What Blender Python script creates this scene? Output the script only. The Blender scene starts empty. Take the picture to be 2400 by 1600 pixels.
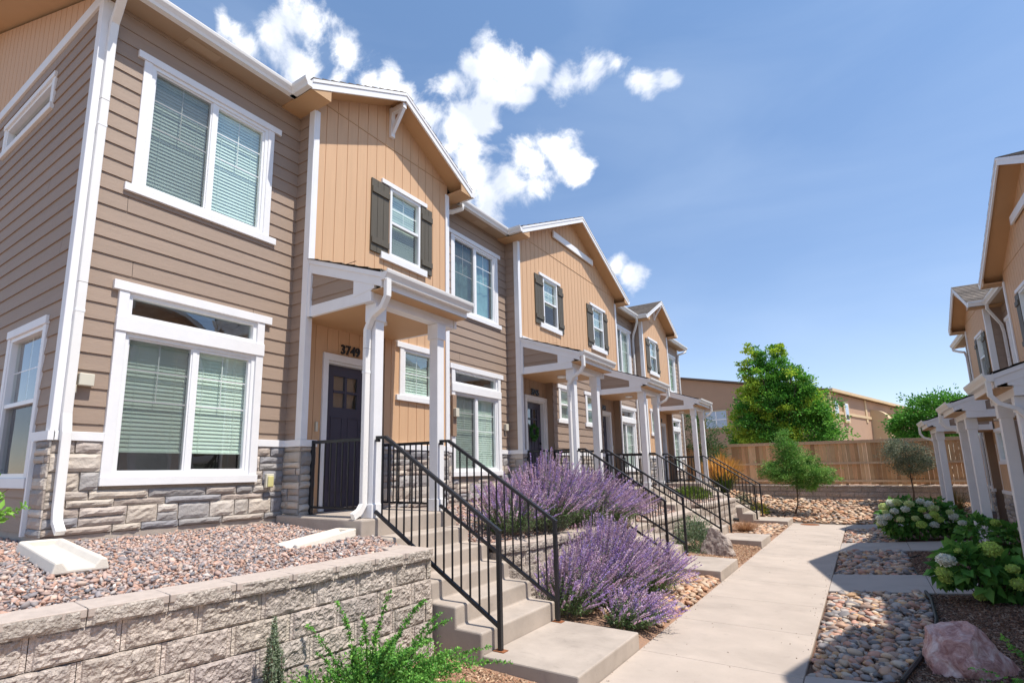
import bpy, bmesh, math, random
import numpy as np
from mathutils import Vector, Matrix, noise as mnoise
R_ = math.radians
rnd = random.Random(7)
rng = np.random.default_rng(7)
sc = bpy.context.scene
C = sc.collection
# ------------------------------------------------------------------ camera
yaw, pitch, roll = R_(34.961), R_(10.172), R_(-.718)
fw = Vector((-math.sin(yaw)*math.cos(pitch), math.cos(yaw)*math.cos(pitch), math.sin(pitch)))
r0 = Vector((math.cos(yaw), math.sin(yaw), 0)); u0 = r0.cross(fw)
rt = math.cos(roll)*r0 + math.sin(roll)*u0; up = -math.sin(roll)*r0 + math.cos(roll)*u0
CAM = Vector((6.2226, 0, 1.8708))
cd = bpy.data.cameras.new('camera'); cam = bpy.data.objects.new('camera', cd); C.objects.link(cam)
m = Matrix.Identity(4)
for i in range(3):
    m[i][0] = rt[i]; m[i][1] = up[i]; m[i][2] = -fw[i]; m[i][3] = CAM[i]
cam.matrix_world = m
cd.sensor_width = 36; cd.lens = 1271.5/2400*36; cd.shift_x = .03477; cd.shift_y = .0306
cd.clip_start = .05; cd.clip_end = 2000
sc.camera = cam
def pxdir(px, py):
    return (fw + rt*((px-1116.56)/1271.5) - up*((py-873.44)/1271.5)).normalized()
def pxz(px, py, z):
    d = pxdir(px, py); t = (z-CAM.z)/d.z; return CAM + d*t
# ------------------------------------------------------------------ sun + sky
SUN = Vector((.449, .035, .893)).normalized()
sl = bpy.data.lights.new('sun', 'SUN'); sl.energy = 3.15; sl.angle = R_(.53); sl.color = (1, .945, .86)
so = bpy.data.objects.new('sun', sl); C.objects.link(so); so.location = (4, 5, 30)
so.rotation_euler = SUN.to_track_quat('Z', 'Y').to_euler()
w = bpy.data.worlds.new('World'); sc.world = w; w.use_nodes = True
nt = w.node_tree; N = nt.nodes; L = nt.links; N.clear()
def wn(t, **k):
    n = N.new(t)
    for a, b in k.items(): setattr(n, a, b)
    return n
sky = wn('ShaderNodeTexSky', sky_type='NISHITA', sun_disc=False)
sky.sun_elevation = math.asin(SUN.z); sky.sun_rotation = math.atan2(SUN.x, SUN.y)
sky.air_density = 1.0; sky.dust_density = .5; sky.ozone_density = 1.6; sky.altitude = 1700
tc = wn('ShaderNodeTexCoord')
def mth(op, a, b=None, c=None, clamp=False):
    n = wn('ShaderNodeMath', operation=op); n.use_clamp = clamp
    for i, v in enumerate((a, b, c)):
        if v is None: continue
        if isinstance(v, (int, float)): n.inputs[i].default_value = v
        else: L.new(v, n.inputs[i])
    return n.outputs[0]
nrm = wn('ShaderNodeVectorMath', operation='NORMALIZE'); L.new(tc.outputs['Generated'], nrm.inputs[0])
D = nrm.outputs[0]
# clouds: soft puffs placed by direction, broken up by noise
PUFF = [(560,100,60,1),(640,85,75,1),(720,60,80,1),(790,110,65,1),(700,150,80,1),(780,165,50,.9),(520,70,40,.8),
 (850,180,50,.8),(915,190,55,.85),(960,225,45,.8),(1000,280,60,.95),(1060,300,70,.9),(1120,275,60,.9),(1030,210,40,.75),
 (1110,150,50,.95),(1150,120,60,1),(1210,140,55,1),(1270,150,55,.95),(1330,185,45,.9),(1390,185,55,1),(1440,165,60,1),(1500,190,50,1),(1550,175,45,.85),(1240,215,45,.8),(1320,215,40,.8),
 (1060,200,45,.7),(1130,205,50,.85),(1180,190,40,.8),
 (1120,420,80,1),(1190,430,85,1),(1250,385,80,1),(1310,345,70,1),(1350,395,45,.9),(1260,440,55,.9),(1150,480,60,1),(1080,380,70,.95),(1040,350,60,.9),(1090,460,60,.9),
 (1445,625,42,.85),(1490,650,40,.75),(1410,640,34,.6)]
nz0 = wn('ShaderNodeTexNoise'); nz0.inputs['Scale'].default_value = 7; nz0.inputs['Detail'].default_value = 3
L.new(D, nz0.inputs['Vector'])
sub = wn('ShaderNodeVectorMath', operation='SUBTRACT'); L.new(nz0.outputs['Color'], sub.inputs[0]); sub.inputs[1].default_value = (.5,.5,.5)
scl = wn('ShaderNodeVectorMath', operation='SCALE'); L.new(sub.outputs[0], scl.inputs[0]); scl.inputs['Scale'].default_value = .075
wrp = wn('ShaderNodeVectorMath', operation='ADD'); L.new(D, wrp.inputs[0]); L.new(scl.outputs[0], wrp.inputs[1])
acc = None
for (px, py, r, s) in PUFF:
    d = pxdir(px, py)
    ang = r/1271.5/math.sqrt(1+((px-1116)/1271)**2+((py-873)/1271)**2)*.80
    dn = wn('ShaderNodeVectorMath', operation='DISTANCE'); L.new(wrp.outputs[0], dn.inputs[0]); dn.inputs[1].default_value = d
    v = mth('MULTIPLY_ADD', dn.outputs['Value'], -s/ang, s)
    acc = v if acc is None else mth('SMOOTH_MAX', acc, v, .25)
nz = wn('ShaderNodeTexNoise'); nz.inputs['Scale'].default_value = 11; nz.inputs['Detail'].default_value = 12; nz.inputs['Roughness'].default_value = .64; nz.inputs['Distortion'].default_value = .35
L.new(D, nz.inputs['Vector'])
dens = mth('ADD', acc, mth('MULTIPLY_ADD', nz.outputs['Fac'], 3.0, -1.42))
mr = wn('ShaderNodeMapRange', interpolation_type='SMOOTHSTEP'); L.new(dens, mr.inputs[0]); mr.inputs[1].default_value = .0; mr.inputs[2].default_value = .75
# faint high haze wisps
nw = wn('ShaderNodeTexNoise'); nw.inputs['Scale'].default_value = 2.2; nw.inputs['Detail'].default_value = 6; nw.inputs['Distortion'].default_value = .6
mp = wn('ShaderNodeMapping'); mp.inputs['Scale'].default_value = (1, .6, 3.2); L.new(D, mp.inputs[0]); L.new(mp.outputs[0], nw.inputs['Vector'])
mw = wn('ShaderNodeMapRange'); L.new(nw.outputs['Fac'], mw.inputs[0]); mw.inputs[1].default_value = .42; mw.inputs[2].default_value = .8; mw.inputs[4].default_value = .17
nb = wn('ShaderNodeTexNoise'); nb.inputs['Scale'].default_value = 9; nb.inputs['Detail'].default_value = 5; L.new(D, nb.inputs['Vector'])
cb = wn('ShaderNodeMix', data_type='RGBA'); nbr = wn('ShaderNodeMapRange'); L.new(nb.outputs['Fac'], nbr.inputs[0]); nbr.inputs[1].default_value = .40; nbr.inputs[2].default_value = .60; L.new(nbr.outputs[0], cb.inputs[0])
cb.inputs[6].default_value = (3.2, 3.45, 3.95, 1); cb.inputs[7].default_value = (5.4, 5.4, 5.4, 1)
# sky tint: slightly paler and warmer low down
sep = wn('ShaderNodeSeparateXYZ'); L.new(D, sep.inputs[0])
hz = wn('ShaderNodeMapRange'); L.new(sep.outputs['Z'], hz.inputs[0]); hz.inputs[1].default_value = 0; hz.inputs[2].default_value = .88; hz.inputs[3].default_value = 1; hz.inputs[4].default_value = 0
tint = wn('ShaderNodeMix', data_type='RGBA'); L.new(hz.outputs[0], tint.inputs[0])
tint.inputs[6].default_value = (.92, 1.0, .97, 1); tint.inputs[7].default_value = (.72, .63, .62, 1)
mul = wn('ShaderNodeMix', data_type='RGBA', blend_type='MULTIPLY'); mul.inputs[0].default_value = 1
L.new(sky.outputs[0], mul.inputs[6]); L.new(tint.outputs[2], mul.inputs[7])
m1 = wn('ShaderNodeMix', data_type='RGBA'); L.new(mw.outputs[0], m1.inputs[0]); L.new(mul.outputs[2], m1.inputs[6]); m1.inputs[7].default_value = (2.9, 3.5, 4.4, 1)
m2 = wn('ShaderNodeMix', data_type='RGBA'); L.new(mr.outputs[0], m2.inputs[0]); L.new(m1.outputs[2], m2.inputs[6]); L.new(cb.outputs[2], m2.inputs[7])
bg = wn('ShaderNodeBackground'); bg.inputs['Strength'].default_value = .15
L.new(m2.outputs[2], bg.inputs['Color'])
wo = wn('ShaderNodeOutputWorld'); L.new(bg.outputs[0], wo.inputs['Surface'])
sc.view_settings.view_transform = 'Standard'; sc.view_settings.look = 'None'
sc.view_settings.exposure = .86; sc.view_settings.gamma = 1
# ------------------------------------------------------------------ materials
MATS = {}
def mat(name, col, rough=.6, var=.06, vs=3, bump=0, bs=40, attr=False, stretch=(1,1,1), spec=.4, metal=0, col2=None, sheen=0, bdist=.01, hv=0, stain=0):
    if name in MATS: return MATS[name]
    M = bpy.data.materials.new(name); M.use_nodes = True; t = M.node_tree; n = t.nodes; l = t.links
    b = n['Principled BSDF']; b.inputs['Roughness'].default_value = rough; b.inputs['Metallic'].default_value = metal
    b.inputs['Specular IOR Level'].default_value = spec
    co = n.new('ShaderNodeTexCoord'); mpp = n.new('ShaderNodeMapping'); mpp.inputs['Scale'].default_value = stretch
    l.new(co.outputs['Object'], mpp.inputs[0])
    z = n.new('ShaderNodeTexNoise'); z.inputs['Scale'].default_value = vs; z.inputs['Detail'].default_value = 5; z.inputs['Roughness'].default_value = .6
    l.new(mpp.outputs[0], z.inputs['Vector'])
    mx = n.new('ShaderNodeMix'); mx.data_type = 'RGBA'
    rr = n.new('ShaderNodeMapRange'); l.new(z.outputs['Fac'], rr.inputs[0]); rr.inputs[1].default_value = .3; rr.inputs[2].default_value = .7
    l.new(rr.outputs[0], mx.inputs[0])
    c2 = col2 or tuple(min(1, c*(1+var)) for c in col); c1 = col if col2 else tuple(c*(1-var) for c in col)
    mx.inputs[6].default_value = (*c1, 1); mx.inputs[7].default_value = (*c2, 1)
    out = mx.outputs[2]
    if stain:
        for sc__, lo, hi, k in ((.9, .52, .66, stain), (6.0, .60, .72, stain*.7), (45, .62, .70, stain*.8)):
            s1 = n.new('ShaderNodeTexNoise'); s1.inputs['Scale'].default_value = sc__; s1.inputs['Detail'].default_value = 4; s1.inputs['Distortion'].default_value = .5; l.new(co.outputs['Object'], s1.inputs['Vector'])
            s2 = n.new('ShaderNodeMapRange'); l.new(s1.outputs['Fac'], s2.inputs[0]); s2.inputs[1].default_value = lo; s2.inputs[2].default_value = hi; s2.inputs[3].default_value = 1; s2.inputs[4].default_value = 1-k
            s3 = n.new('ShaderNodeVectorMath'); s3.operation = 'SCALE'; l.new(out, s3.inputs[0]); l.new(s2.outputs[0], s3.inputs['Scale']); out = s3.outputs[0]
    if attr:
        at = n.new('ShaderNodeAttribute'); at.attribute_name = 'Col'
        mm = n.new('ShaderNodeMix'); mm.data_type = 'RGBA'; mm.blend_type = 'MULTIPLY'; mm.inputs[0].default_value = 1
        l.new(out, mm.inputs[6]); l.new(at.outputs['Color'], mm.inputs[7]); out = mm.outputs[2]
    l.new(out, b.inputs['Base Color'])
    if bump:
        z2 = n.new('ShaderNodeTexNoise'); z2.inputs['Scale'].default_value = bs; z2.inputs['Detail'].default_value = 6
        l.new(mpp.outputs[0], z2.inputs['Vector'])
        bp = n.new('ShaderNodeBump'); bp.inputs['Strength'].default_value = bump; bp.inputs['Distance'].default_value = bdist
        l.new(z2.outputs['Fac'], bp.inputs['Height']); l.new(bp.outputs[0], b.inputs['Normal'])
    MATS[name] = M
    return M
BROWN = (.335, .245, .185); ORANGE = (.62, .388, .226); WHITE = (.80, .79, .79)
m_sidf = mat('brown siding boards facing street', BROWN, .62, .05, 3, .55, 30, attr=True, stretch=(4, .55, 9), bdist=.006)
m_sids = mat('brown siding boards on gable end', BROWN, .62, .05, 3, .55, 30, attr=True, stretch=(.55, 4, 9), bdist=.006)
m_org = mat('tan grooved panel', ORANGE, .65, .04, 2, .3, 30, stretch=(9, 9, .5), bdist=.004)
m_sof = mat('tan soffit paint', (.53, .325, .17), .6, .04, 1.5)
m_wht = mat('white painted trim', WHITE, .5, .03, 5, .3, 60, stretch=(1, 1, 1), bdist=.003)
m_gut = mat('white gutter metal', (.80, .78, .75), .35, .02, 3)
m_vinyl = mat('white vinyl', (.82, .82, .82), .35, .02, 3)
m_shut = mat('dark olive shutter paint', (.105, .088, .062), .55, .1, 4, .3, 50, stretch=(6, 6, .6))
m_blind = mat('window blind slats', (.83, .88, .82), .5, .03, 3)
m_dark = mat('dark interior', (.06, .055, .05), .9, .2, 2)
m_door = mat('dark plum door paint', (.062, .055, .078), .4, .05, 3)
m_doorfr = mat('door glass backing', (.28, .19, .17), .6, .1, 2)
m_iron = mat('black railing paint', (.016, .016, .019), .38, .1, 20, spec=.5)
m_rust = mat('rusty steel', (.25, .09, .035), .8, .3, 30, .5, 80)
m_conc = mat('stair concrete', (.42, .355, .30), .85, .13, 2.5, .25, 90, bdist=.004, stain=.14)
m_walk = mat('sidewalk concrete', (.46, .385, .325), .88, .09, 1.6, .3, 120, attr=True, bdist=.003, stain=.10)
m_path = mat('path concrete', (.43, .38, .34), .88, .05, 1.5, .2, 120, attr=True, bdist=.003, stain=.10)
m_stone = mat('ledge stone veneer', (1, 1, 1), .8, .16, 9, .8, 35, attr=True, bdist=.012)
m_mort = mat('mortar', (.22, .19, .16), .95, .1, 20)
m_block = mat('split face block', (.31, .265, .23), .92, .25, 26, 1.0, 55, attr=True, bdist=.022, col2=(.60, .52, .455))
m_cap = mat('block cap top', (.47, .39, .335), .9, .1, 12, .4, 90, bdist=.004)
m_shing = mat('asphalt shingle', (.17, .14, .115), .95, .3, 14, .5, 60, attr=True)
m_rock = mat('river rock', (1, 1, 1), .6, .13, 14, .25, 50, attr=True, bdist=.004)
m_grav = mat('crushed gravel', (1, 1, 1), .85, .2, 40, attr=True)
m_soil = mat('gravel soil bed', (.20, .14, .115), .95, .4, 40, 1, 90, col2=(.36, .24, .20))
m_mulch = mat('bark mulch', (1, 1, 1), .9, .3, 30, attr=True)
m_leaf = mat('leaves', (1, 1, 1), .5, .12, 6, attr=True, spec=.3)
m_bark = mat('bark', (.13, .09, .06), .9, .3, 12, .8, 30)
m_wood = mat('cedar fence boards', (1, 1, 1), .8, .22, 6, .4, 40, attr=True, stretch=(6, 6, .7))
m_stuc = mat('tan stucco', (.42, .27, .18), .9, .05, 1, .2, 30)
m_stuct = mat('light stucco trim', (.60, .45, .27), .85, .05, 1)
m_spl = mat('pale concrete splash block', (.66, .60, .52), .8, .05, 8, .2, 70)
m_plas = mat('beige plastic box', (.62, .58, .47), .5, .03, 5)
m_yell = mat('yellowed fixture lens', (.62, .56, .25), .4, .1, 10)
m_blk = mat('black plastic', (.02, .02, .02), .5, .1, 10)
m_earth = mat('far ground', (.24, .17, .12), .95, .3, .7, .5, 20, col2=(.36, .27, .2))
def leaf_translucent():
    for M in (m_leaf,):
        t = M.node_tree; n = t.nodes; l = t.links; b = n['Principled BSDF']; o = n['Material Output']
        src = b.inputs['Base Color'].links[0].from_socket
        tr = n.new('ShaderNodeBsdfTranslucent'); l.new(src, tr.inputs['Color'])
        mx = n.new('ShaderNodeMixShader'); mx.inputs[0].default_value = .38
        l.new(b.outputs[0], mx.inputs[1]); l.new(tr.outputs[0], mx.inputs[2]); l.new(mx.outputs[0], o.inputs['Surface'])
leaf_translucent()
def glass_mat():
    M = bpy.data.materials.new('window glass'); M.use_nodes = True; t = M.node_tree; n = t.nodes; l = t.links; n.clear()
    o = n.new('ShaderNodeOutputMaterial'); tr = n.new('ShaderNodeBsdfTransparent'); tr.inputs[0].default_value = (.84, .93, .885, 1)
    gl = n.new('ShaderNodeBsdfGlossy'); gl.inputs['Roughness'].default_value = .01; gl.inputs[0].default_value = (1, 1, 1, 1)
    ge = n.new('ShaderNodeNewGeometry'); dt = n.new('ShaderNodeVectorMath'); dt.operation = 'DOT_PRODUCT'; l.new(ge.outputs['Normal'], dt.inputs[0]); l.new(ge.outputs['Incoming'], dt.inputs[1])
    ab = n.new('ShaderNodeMath'); ab.operation = 'ABSOLUTE'; l.new(dt.outputs['Value'], ab.inputs[0])
    om = n.new('ShaderNodeMath'); om.operation = 'SUBTRACT'; om.inputs[0].default_value = 1; l.new(ab.outputs[0], om.inputs[1])
    pw = n.new('ShaderNodeMath'); pw.operation = 'POWER'; l.new(om.outputs[0], pw.inputs[0]); pw.inputs[1].default_value = 4
    a = n.new('ShaderNodeMath'); a.operation = 'MULTIPLY_ADD'; l.new(pw.outputs[0], a.inputs[0]); a.inputs[1].default_value = .80; a.inputs[2].default_value = .19
    z = n.new('ShaderNodeTexNoise'); z.inputs['Scale'].default_value = 1.3; co = n.new('ShaderNodeTexCoord'); l.new(co.outputs['Object'], z.inputs['Vector'])
    bp = n.new('ShaderNodeBump'); bp.inputs['Strength'].default_value = .25; bp.inputs['Distance'].default_value = .02; l.new(z.outputs[0], bp.inputs['Height']); l.new(bp.outputs[0], gl.inputs['Normal'])
    mx = n.new('ShaderNodeMixShader'); l.new(a.outputs[0], mx.inputs[0]); l.new(tr.outputs[0], mx.inputs[1]); l.new(gl.outputs[0], mx.inputs[2]); l.new(mx.outputs[0], o.inputs['Surface'])
    return M
m_glass = glass_mat()
def screen_mat():
    M = bpy.data.materials.new('insect screen'); M.use_nodes = True; t = M.node_tree; n = t.nodes; l = t.links; n.clear()
    o = n.new('ShaderNodeOutputMaterial'); tr = n.new('ShaderNodeBsdfTransparent'); df = n.new('ShaderNodeBsdfDiffuse'); df.inputs[0].default_value = (.10, .10, .105, 1)
    mx = n.new('ShaderNodeMixShader'); mx.inputs[0].default_value = .36; l.new(tr.outputs[0], mx.inputs[1]); l.new(df.outputs[0], mx.inputs[2]); l.new(mx.outputs[0], o.inputs['Surface']); return M
m_screen = screen_mat()
# ------------------------------------------------------------------ mesh helpers
TR = [1, 0, 0, 0]           # sx, ox, oy, oz : row placement
WL = {}
def tf(p):
    return (TR[0]*p[0]+TR[1], p[1]+TR[2], p[2]+TR[3])
def wloc(o):
    return WL.get(o.name, Vector((0, 0, 0)))
def thing(name, loc, label, cat, group=None, kind=None):
    o = bpy.data.objects.new(name, None); C.objects.link(o); loc = Vector(tf(loc)); o.location = loc; WL[o.name] = loc
    o.empty_display_size = .3
    return tag(o, label, cat, group, kind)
def tag(o, label=None, cat=None, group=None, kind=None):
    if label: o['label'] = label
    if cat: o['category'] = cat
    if group: o['group'] = group
    if kind: o['kind'] = kind
    return o
def link(name, me, m, parent=None, loc=None):
    o = bpy.data.objects.new(name, me); C.objects.link(o)
    if m: me.materials.append(m)
    if parent is not None:
        pw = wloc(parent); o.parent = parent; WL[o.name] = pw
        me.transform(Matrix.Translation(-pw))
    else:
        if loc is None: loc = Vector((0, 0, 0))
        loc = Vector(loc); o.location = loc; WL[o.name] = loc; me.transform(Matrix.Translation(-loc))
    return o
FRONT = lambda u, n, z: (n, u, z)
def facing_cam(y0): return lambda u, n, z: (u, y0-n, z)
def facing_far(y0): return lambda u, n, z: (u, y0+n, z)
XYZ = lambda x, y, z: (x, y, z)
class MB:
    def __init__(s, fr=XYZ): s.v = []; s.f = []; s.c = []; s.fr = fr
    def vs(s, pts):
        i = len(s.v); s.v += [tf(s.fr(*p)) for p in pts]; return i
    def poly(s, pts, col=None):
        i = s.vs(pts); s.f.append(tuple(range(i, i+len(pts)))); s.c.append(col)
    def box(s, a0, a1, b0, b1, z0, z1, col=None):
        i = s.vs([(a0,b0,z0),(a1,b0,z0),(a1,b1,z0),(a0,b1,z0),(a0,b0,z1),(a1,b0,z1),(a1,b1,z1),(a0,b1,z1)])
        for q in ((0,3,2,1),(4,5,6,7),(0,1,5,4),(1,2,6,5),(2,3,7,6),(3,0,4,7)):
            s.f.append(tuple(i+k for k in q)); s.c.append(col)
        return s
    def prism(s, pts, vec, col=None):       # pts: polygon, extruded by vec (local axes)
        n = len(pts); i = s.vs(list(pts)+[tuple(p[k]+vec[k] for k in range(3)) for p in pts])
        s.f.append(tuple(range(i+n-1, i-1, -1))); s.f.append(tuple(range(i+n, i+2*n))); s.c += [col, col]
        for k in range(n):
            s.f.append((i+k, i+(k+1) % n, i+n+(k+1) % n, i+n+k)); s.c.append(col)
        return s
    def tube(s, path, r, n=8, r2=None, col=None, square=None, closed_ends=True):
        P = [Vector(p) for p in path]; rings = []
        ref = Vector((0, 0, 1))
        for k, p in enumerate(P):
            d = (P[min(k+1, len(P)-1)]-P[max(k-1, 0)]).normalized()
            if k > 0 and k < len(P)-1:
                a = (P[k]-P[k-1]).normalized(); b = (P[k+1]-P[k]).normalized(); cs = max(.5, math.sqrt(max(0, (1+a.dot(b))/2)))
            else: cs = 1
            e1 = Vector((0, 1, 0)) if square else (Vector((1, 0, 0)) if abs(d.z) > .8 else ref)
            if square == 'y': e1 = Vector((1, 0, 0))
            e1 = (e1-d*e1.dot(d)).normalized(); e2 = d.cross(e1).normalized()
            rr = r if r2 is None else r+(r2-r)*k/(len(P)-1)
            if square:
                w_, h_ = (rr if isinstance(rr, tuple) else (rr, rr))
                h2 = h_/cs
                rings.append([tuple(p+e1*a*w_+e2*b*h2) for a, b in ((-1,-1),(1,-1),(1,1),(-1,1))])
            else:
                rings.append([tuple(p+(e1*math.cos(2*math.pi*j/n)+e2*math.sin(2*math.pi*j/n))*rr) for j in range(n)])
        m_ = len(rings[0]); i = s.vs([q for rg in rings for q in rg])
        for k in range(len(rings)-1):
            for j in range(m_):
                s.f.append((i+k*m_+j, i+k*m_+(j+1) % m_, i+(k+1)*m_+(j+1) % m_, i+(k+1)*m_+j)); s.c.append(col)
        if closed_ends:
            s.f.append(tuple(i+j for j in reversed(range(m_)))); s.f.append(tuple(i+(len(rings)-1)*m_+j for j in range(m_))); s.c += [col, col]
        return s
    def build(s, name, m, parent=None, smooth=False, bevel=0, loc=None, seg=1):
        me = bpy.data.meshes.new(name); f = s.f
        if TR[0] < 0: f = [tuple(reversed(q)) for q in f]
        me.from_pydata(s.v, [], f)
        if any(c is not None for c in s.c):
            a = me.attributes.new('Col', 'FLOAT_COLOR', 'FACE')
            arr = np.array([(1,1,1,1) if c is None else (*c, 1) for c in s.c], 'f').ravel(); a.data.foreach_set('color', arr)
        elif m and any(nd.type == 'ATTRIBUTE' for nd in m.node_tree.nodes):
            a = me.attributes.new('Col', 'FLOAT_COLOR', 'FACE'); a.data.foreach_set('color', np.ones(len(f)*4, 'f'))
        if smooth: me.polygons.foreach_set('use_smooth', [True]*len(me.polygons))
        me.update()
        o = link(name, me, m, parent, loc)
        if bevel:
            b = o.modifiers.new('bevel', 'BEVEL'); b.width = bevel; b.segments = seg; b.limit_method = 'ANGLE'; b.angle_limit = R_(40)
        return o
def np_mesh(name, V, F, m, parent=None, cols=None, smooth=False, loc=None):
    me = bpy.data.meshes.new(name); V = np.ascontiguousarray(V, 'f'); F = np.ascontiguousarray(F, 'i'); k = F.shape[1]
    me.vertices.add(len(V)); me.vertices.foreach_set('co', V.ravel())
    me.loops.add(F.size); me.loops.foreach_set('vertex_index', F.ravel())
    me.polygons.add(len(F)); me.polygons.foreach_set('loop_start', np.arange(0, F.size, k, dtype='i')); 
    if smooth: me.polygons.foreach_set('use_smooth', np.ones(len(F), bool))
    me.update(calc_edges=True)
    if cols is not None:
        a = me.attributes.new('Col', 'FLOAT_COLOR', 'FACE')
        a.data.foreach_set('color', np.concatenate([cols, np.ones((len(cols), 1))], 1).astype('f').ravel())
    return link(name, me, m, parent, loc)
def jit(c, v=.05):
    k = 1+rnd.uniform(-v, v); return tuple(x*k for x in c)
# ---- lap siding with holes
def cut(u0, u1, ivs):
    out = [(u0, u1)]
    for a, b in ivs:
        nx = []
        for p, q in out:
            if b <= p or a >= q: nx.append((p, q)); continue
            if a > p: nx.append((p, a))
            if b < q: nx.append((b, q))
        out = nx
    return [x for x in out if x[1]-x[0] > .004]
def lap(fr, u0, u1, z0, z1, n0, holes=(), e=.177, ztop=None, phase=4.671):
    mb = MB(fr); k0 = math.floor((z0-phase)/e)
    k = k0
    while phase+k*e < z1:
        a, b = phase+k*e, phase+(k+1)*e; ca = max(a, z0); cb_ = min(b, z1)
        zs = sorted({ca, cb_} | {h[i] for h in holes for i in (2, 3) if ca < h[i] < cb_})
        js = [rnd.uniform(u0+.3, u1-.3) for _ in range(1+int((u1-u0)/4))] if u1-u0 > 1.2 and rnd.random() < .18 else []
        col = (1+rnd.uniform(-.05, .05),)*3
        for za, zb in zip(zs[:-1], zs[1:]):
            zm = (za+zb)/2
            na = n0+.016-.014*(za-a)/e; nb_ = n0+.016-.014*(zb-a)/e
            jn = [] if ztop or u1-u0 < 1.2 else [(jx, jx+.004) for jx in js]
            for p, q in cut(u0, u1, [(h[0], h[1]) for h in holes if h[2] < zm < h[3]]+jn):
                if ztop:
                    # clip right/left by sloping line z<=ztop(u)
                    pts = [(p, za), (q, za)]
                    zr, zl = ztop(q), ztop(p)
                    if max(zr, zl) <= za: continue
                    poly = clip_poly([(p, za), (q, za), (q, zb), (p, zb)], ztop, u0, u1)
                    if len(poly) < 3: continue
                    mb.poly([(u, n0+.016-.014*(z-a)/e, z) for u, z in poly], col)
                    if abs(za-a) < 1e-6: mb.poly([(p, n0-.002, a), (q, n0-.002, a), (q, n0+.016, a), (p, n0+.016, a)], col)
                    continue
                mb.poly([(p, na, za), (q, na, za), (q, nb_, zb), (p, nb_, zb)], col)
                if abs(za-a) < 1e-6:
                    mb.poly([(p, n0+.0, a), (q, n0+.0, a), (q, n0+.016, a), (p, n0+.016, a)], col)
        k += 1
    return mb
def clip_poly(poly, ztop, u0, u1):
    # clip polygon by z<=ztop(u) where ztop is linear
    out = []
    for i in range(len(poly)):
        a, b = poly[i], poly[(i+1) % len(poly)]
        da, db = ztop(a[0])-a[1], ztop(b[0])-b[1]
        if da >= 0: out.append(a)
        if (da >= 0) != (db >= 0):
            t = da/(da-db); out.append((a[0]+(b[0]-a[0])*t, a[1]+(b[1]-a[1])*t))
    return out
def panel(fr, u0, u1, z0, ztop, n0, holes=(), sp=.203, g=.012, peak=None):
    mb = MB(fr); us = [u0]; u = u0+sp
    while u < u1-.03: us += [u, u+g]; u += sp
    us.append(u1)
    segs = [(us[i], us[i+1], i % 2 == 1) for i in range(len(us)-1)]
    brk = [b for h in holes for b in h[:2]]+([peak] if peak else [])
    S = []
    for a, b, gr in segs:
        q = sorted([a, b]+[x for x in brk if a < x < b])
        S += [(q[i], q[i+1], gr) for i in range(len(q)-1)]
    for a, b, gr in S:
        um = (a+b)/2; nn = n0-(.008 if gr else 0)
        zi = cut(z0, 99, [(h[2], h[3]) for h in holes if h[0] < um < h[1]])
        for p, q in zi:
            ta, tb = (ztop(a), ztop(b)) if q > 90 else (q, q)
            if min(ta, tb) <= p: continue
            mb.poly([(a, nn, p), (b, nn, p), (b, nn, tb), (a, nn, ta)])
            if gr:
                mb.poly([(a, n0, p), (a, nn, p), (a, nn, ta), (a, n0, ta)]); mb.poly([(b, n0, p), (b, nn, p), (b, nn, tb), (b, n0, tb)])
    return mb
STC = [(.50,.43,.36),(.44,.38,.33),(.34,.32,.31),(.26,.25,.26),(.54,.47,.40),(.42,.35,.30),(.38,.355,.34),(.48,.41,.36),(.56,.50,.44),(.30,.28,.27)]
STC_ = [(.36,.31,.27),(.42,.36,.30),(.25,.235,.235),(.19,.185,.19),(.46,.40,.34),(.33,.265,.225),(.29,.275,.265),(.40,.33,.285),(.48,.42,.36)]
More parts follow.
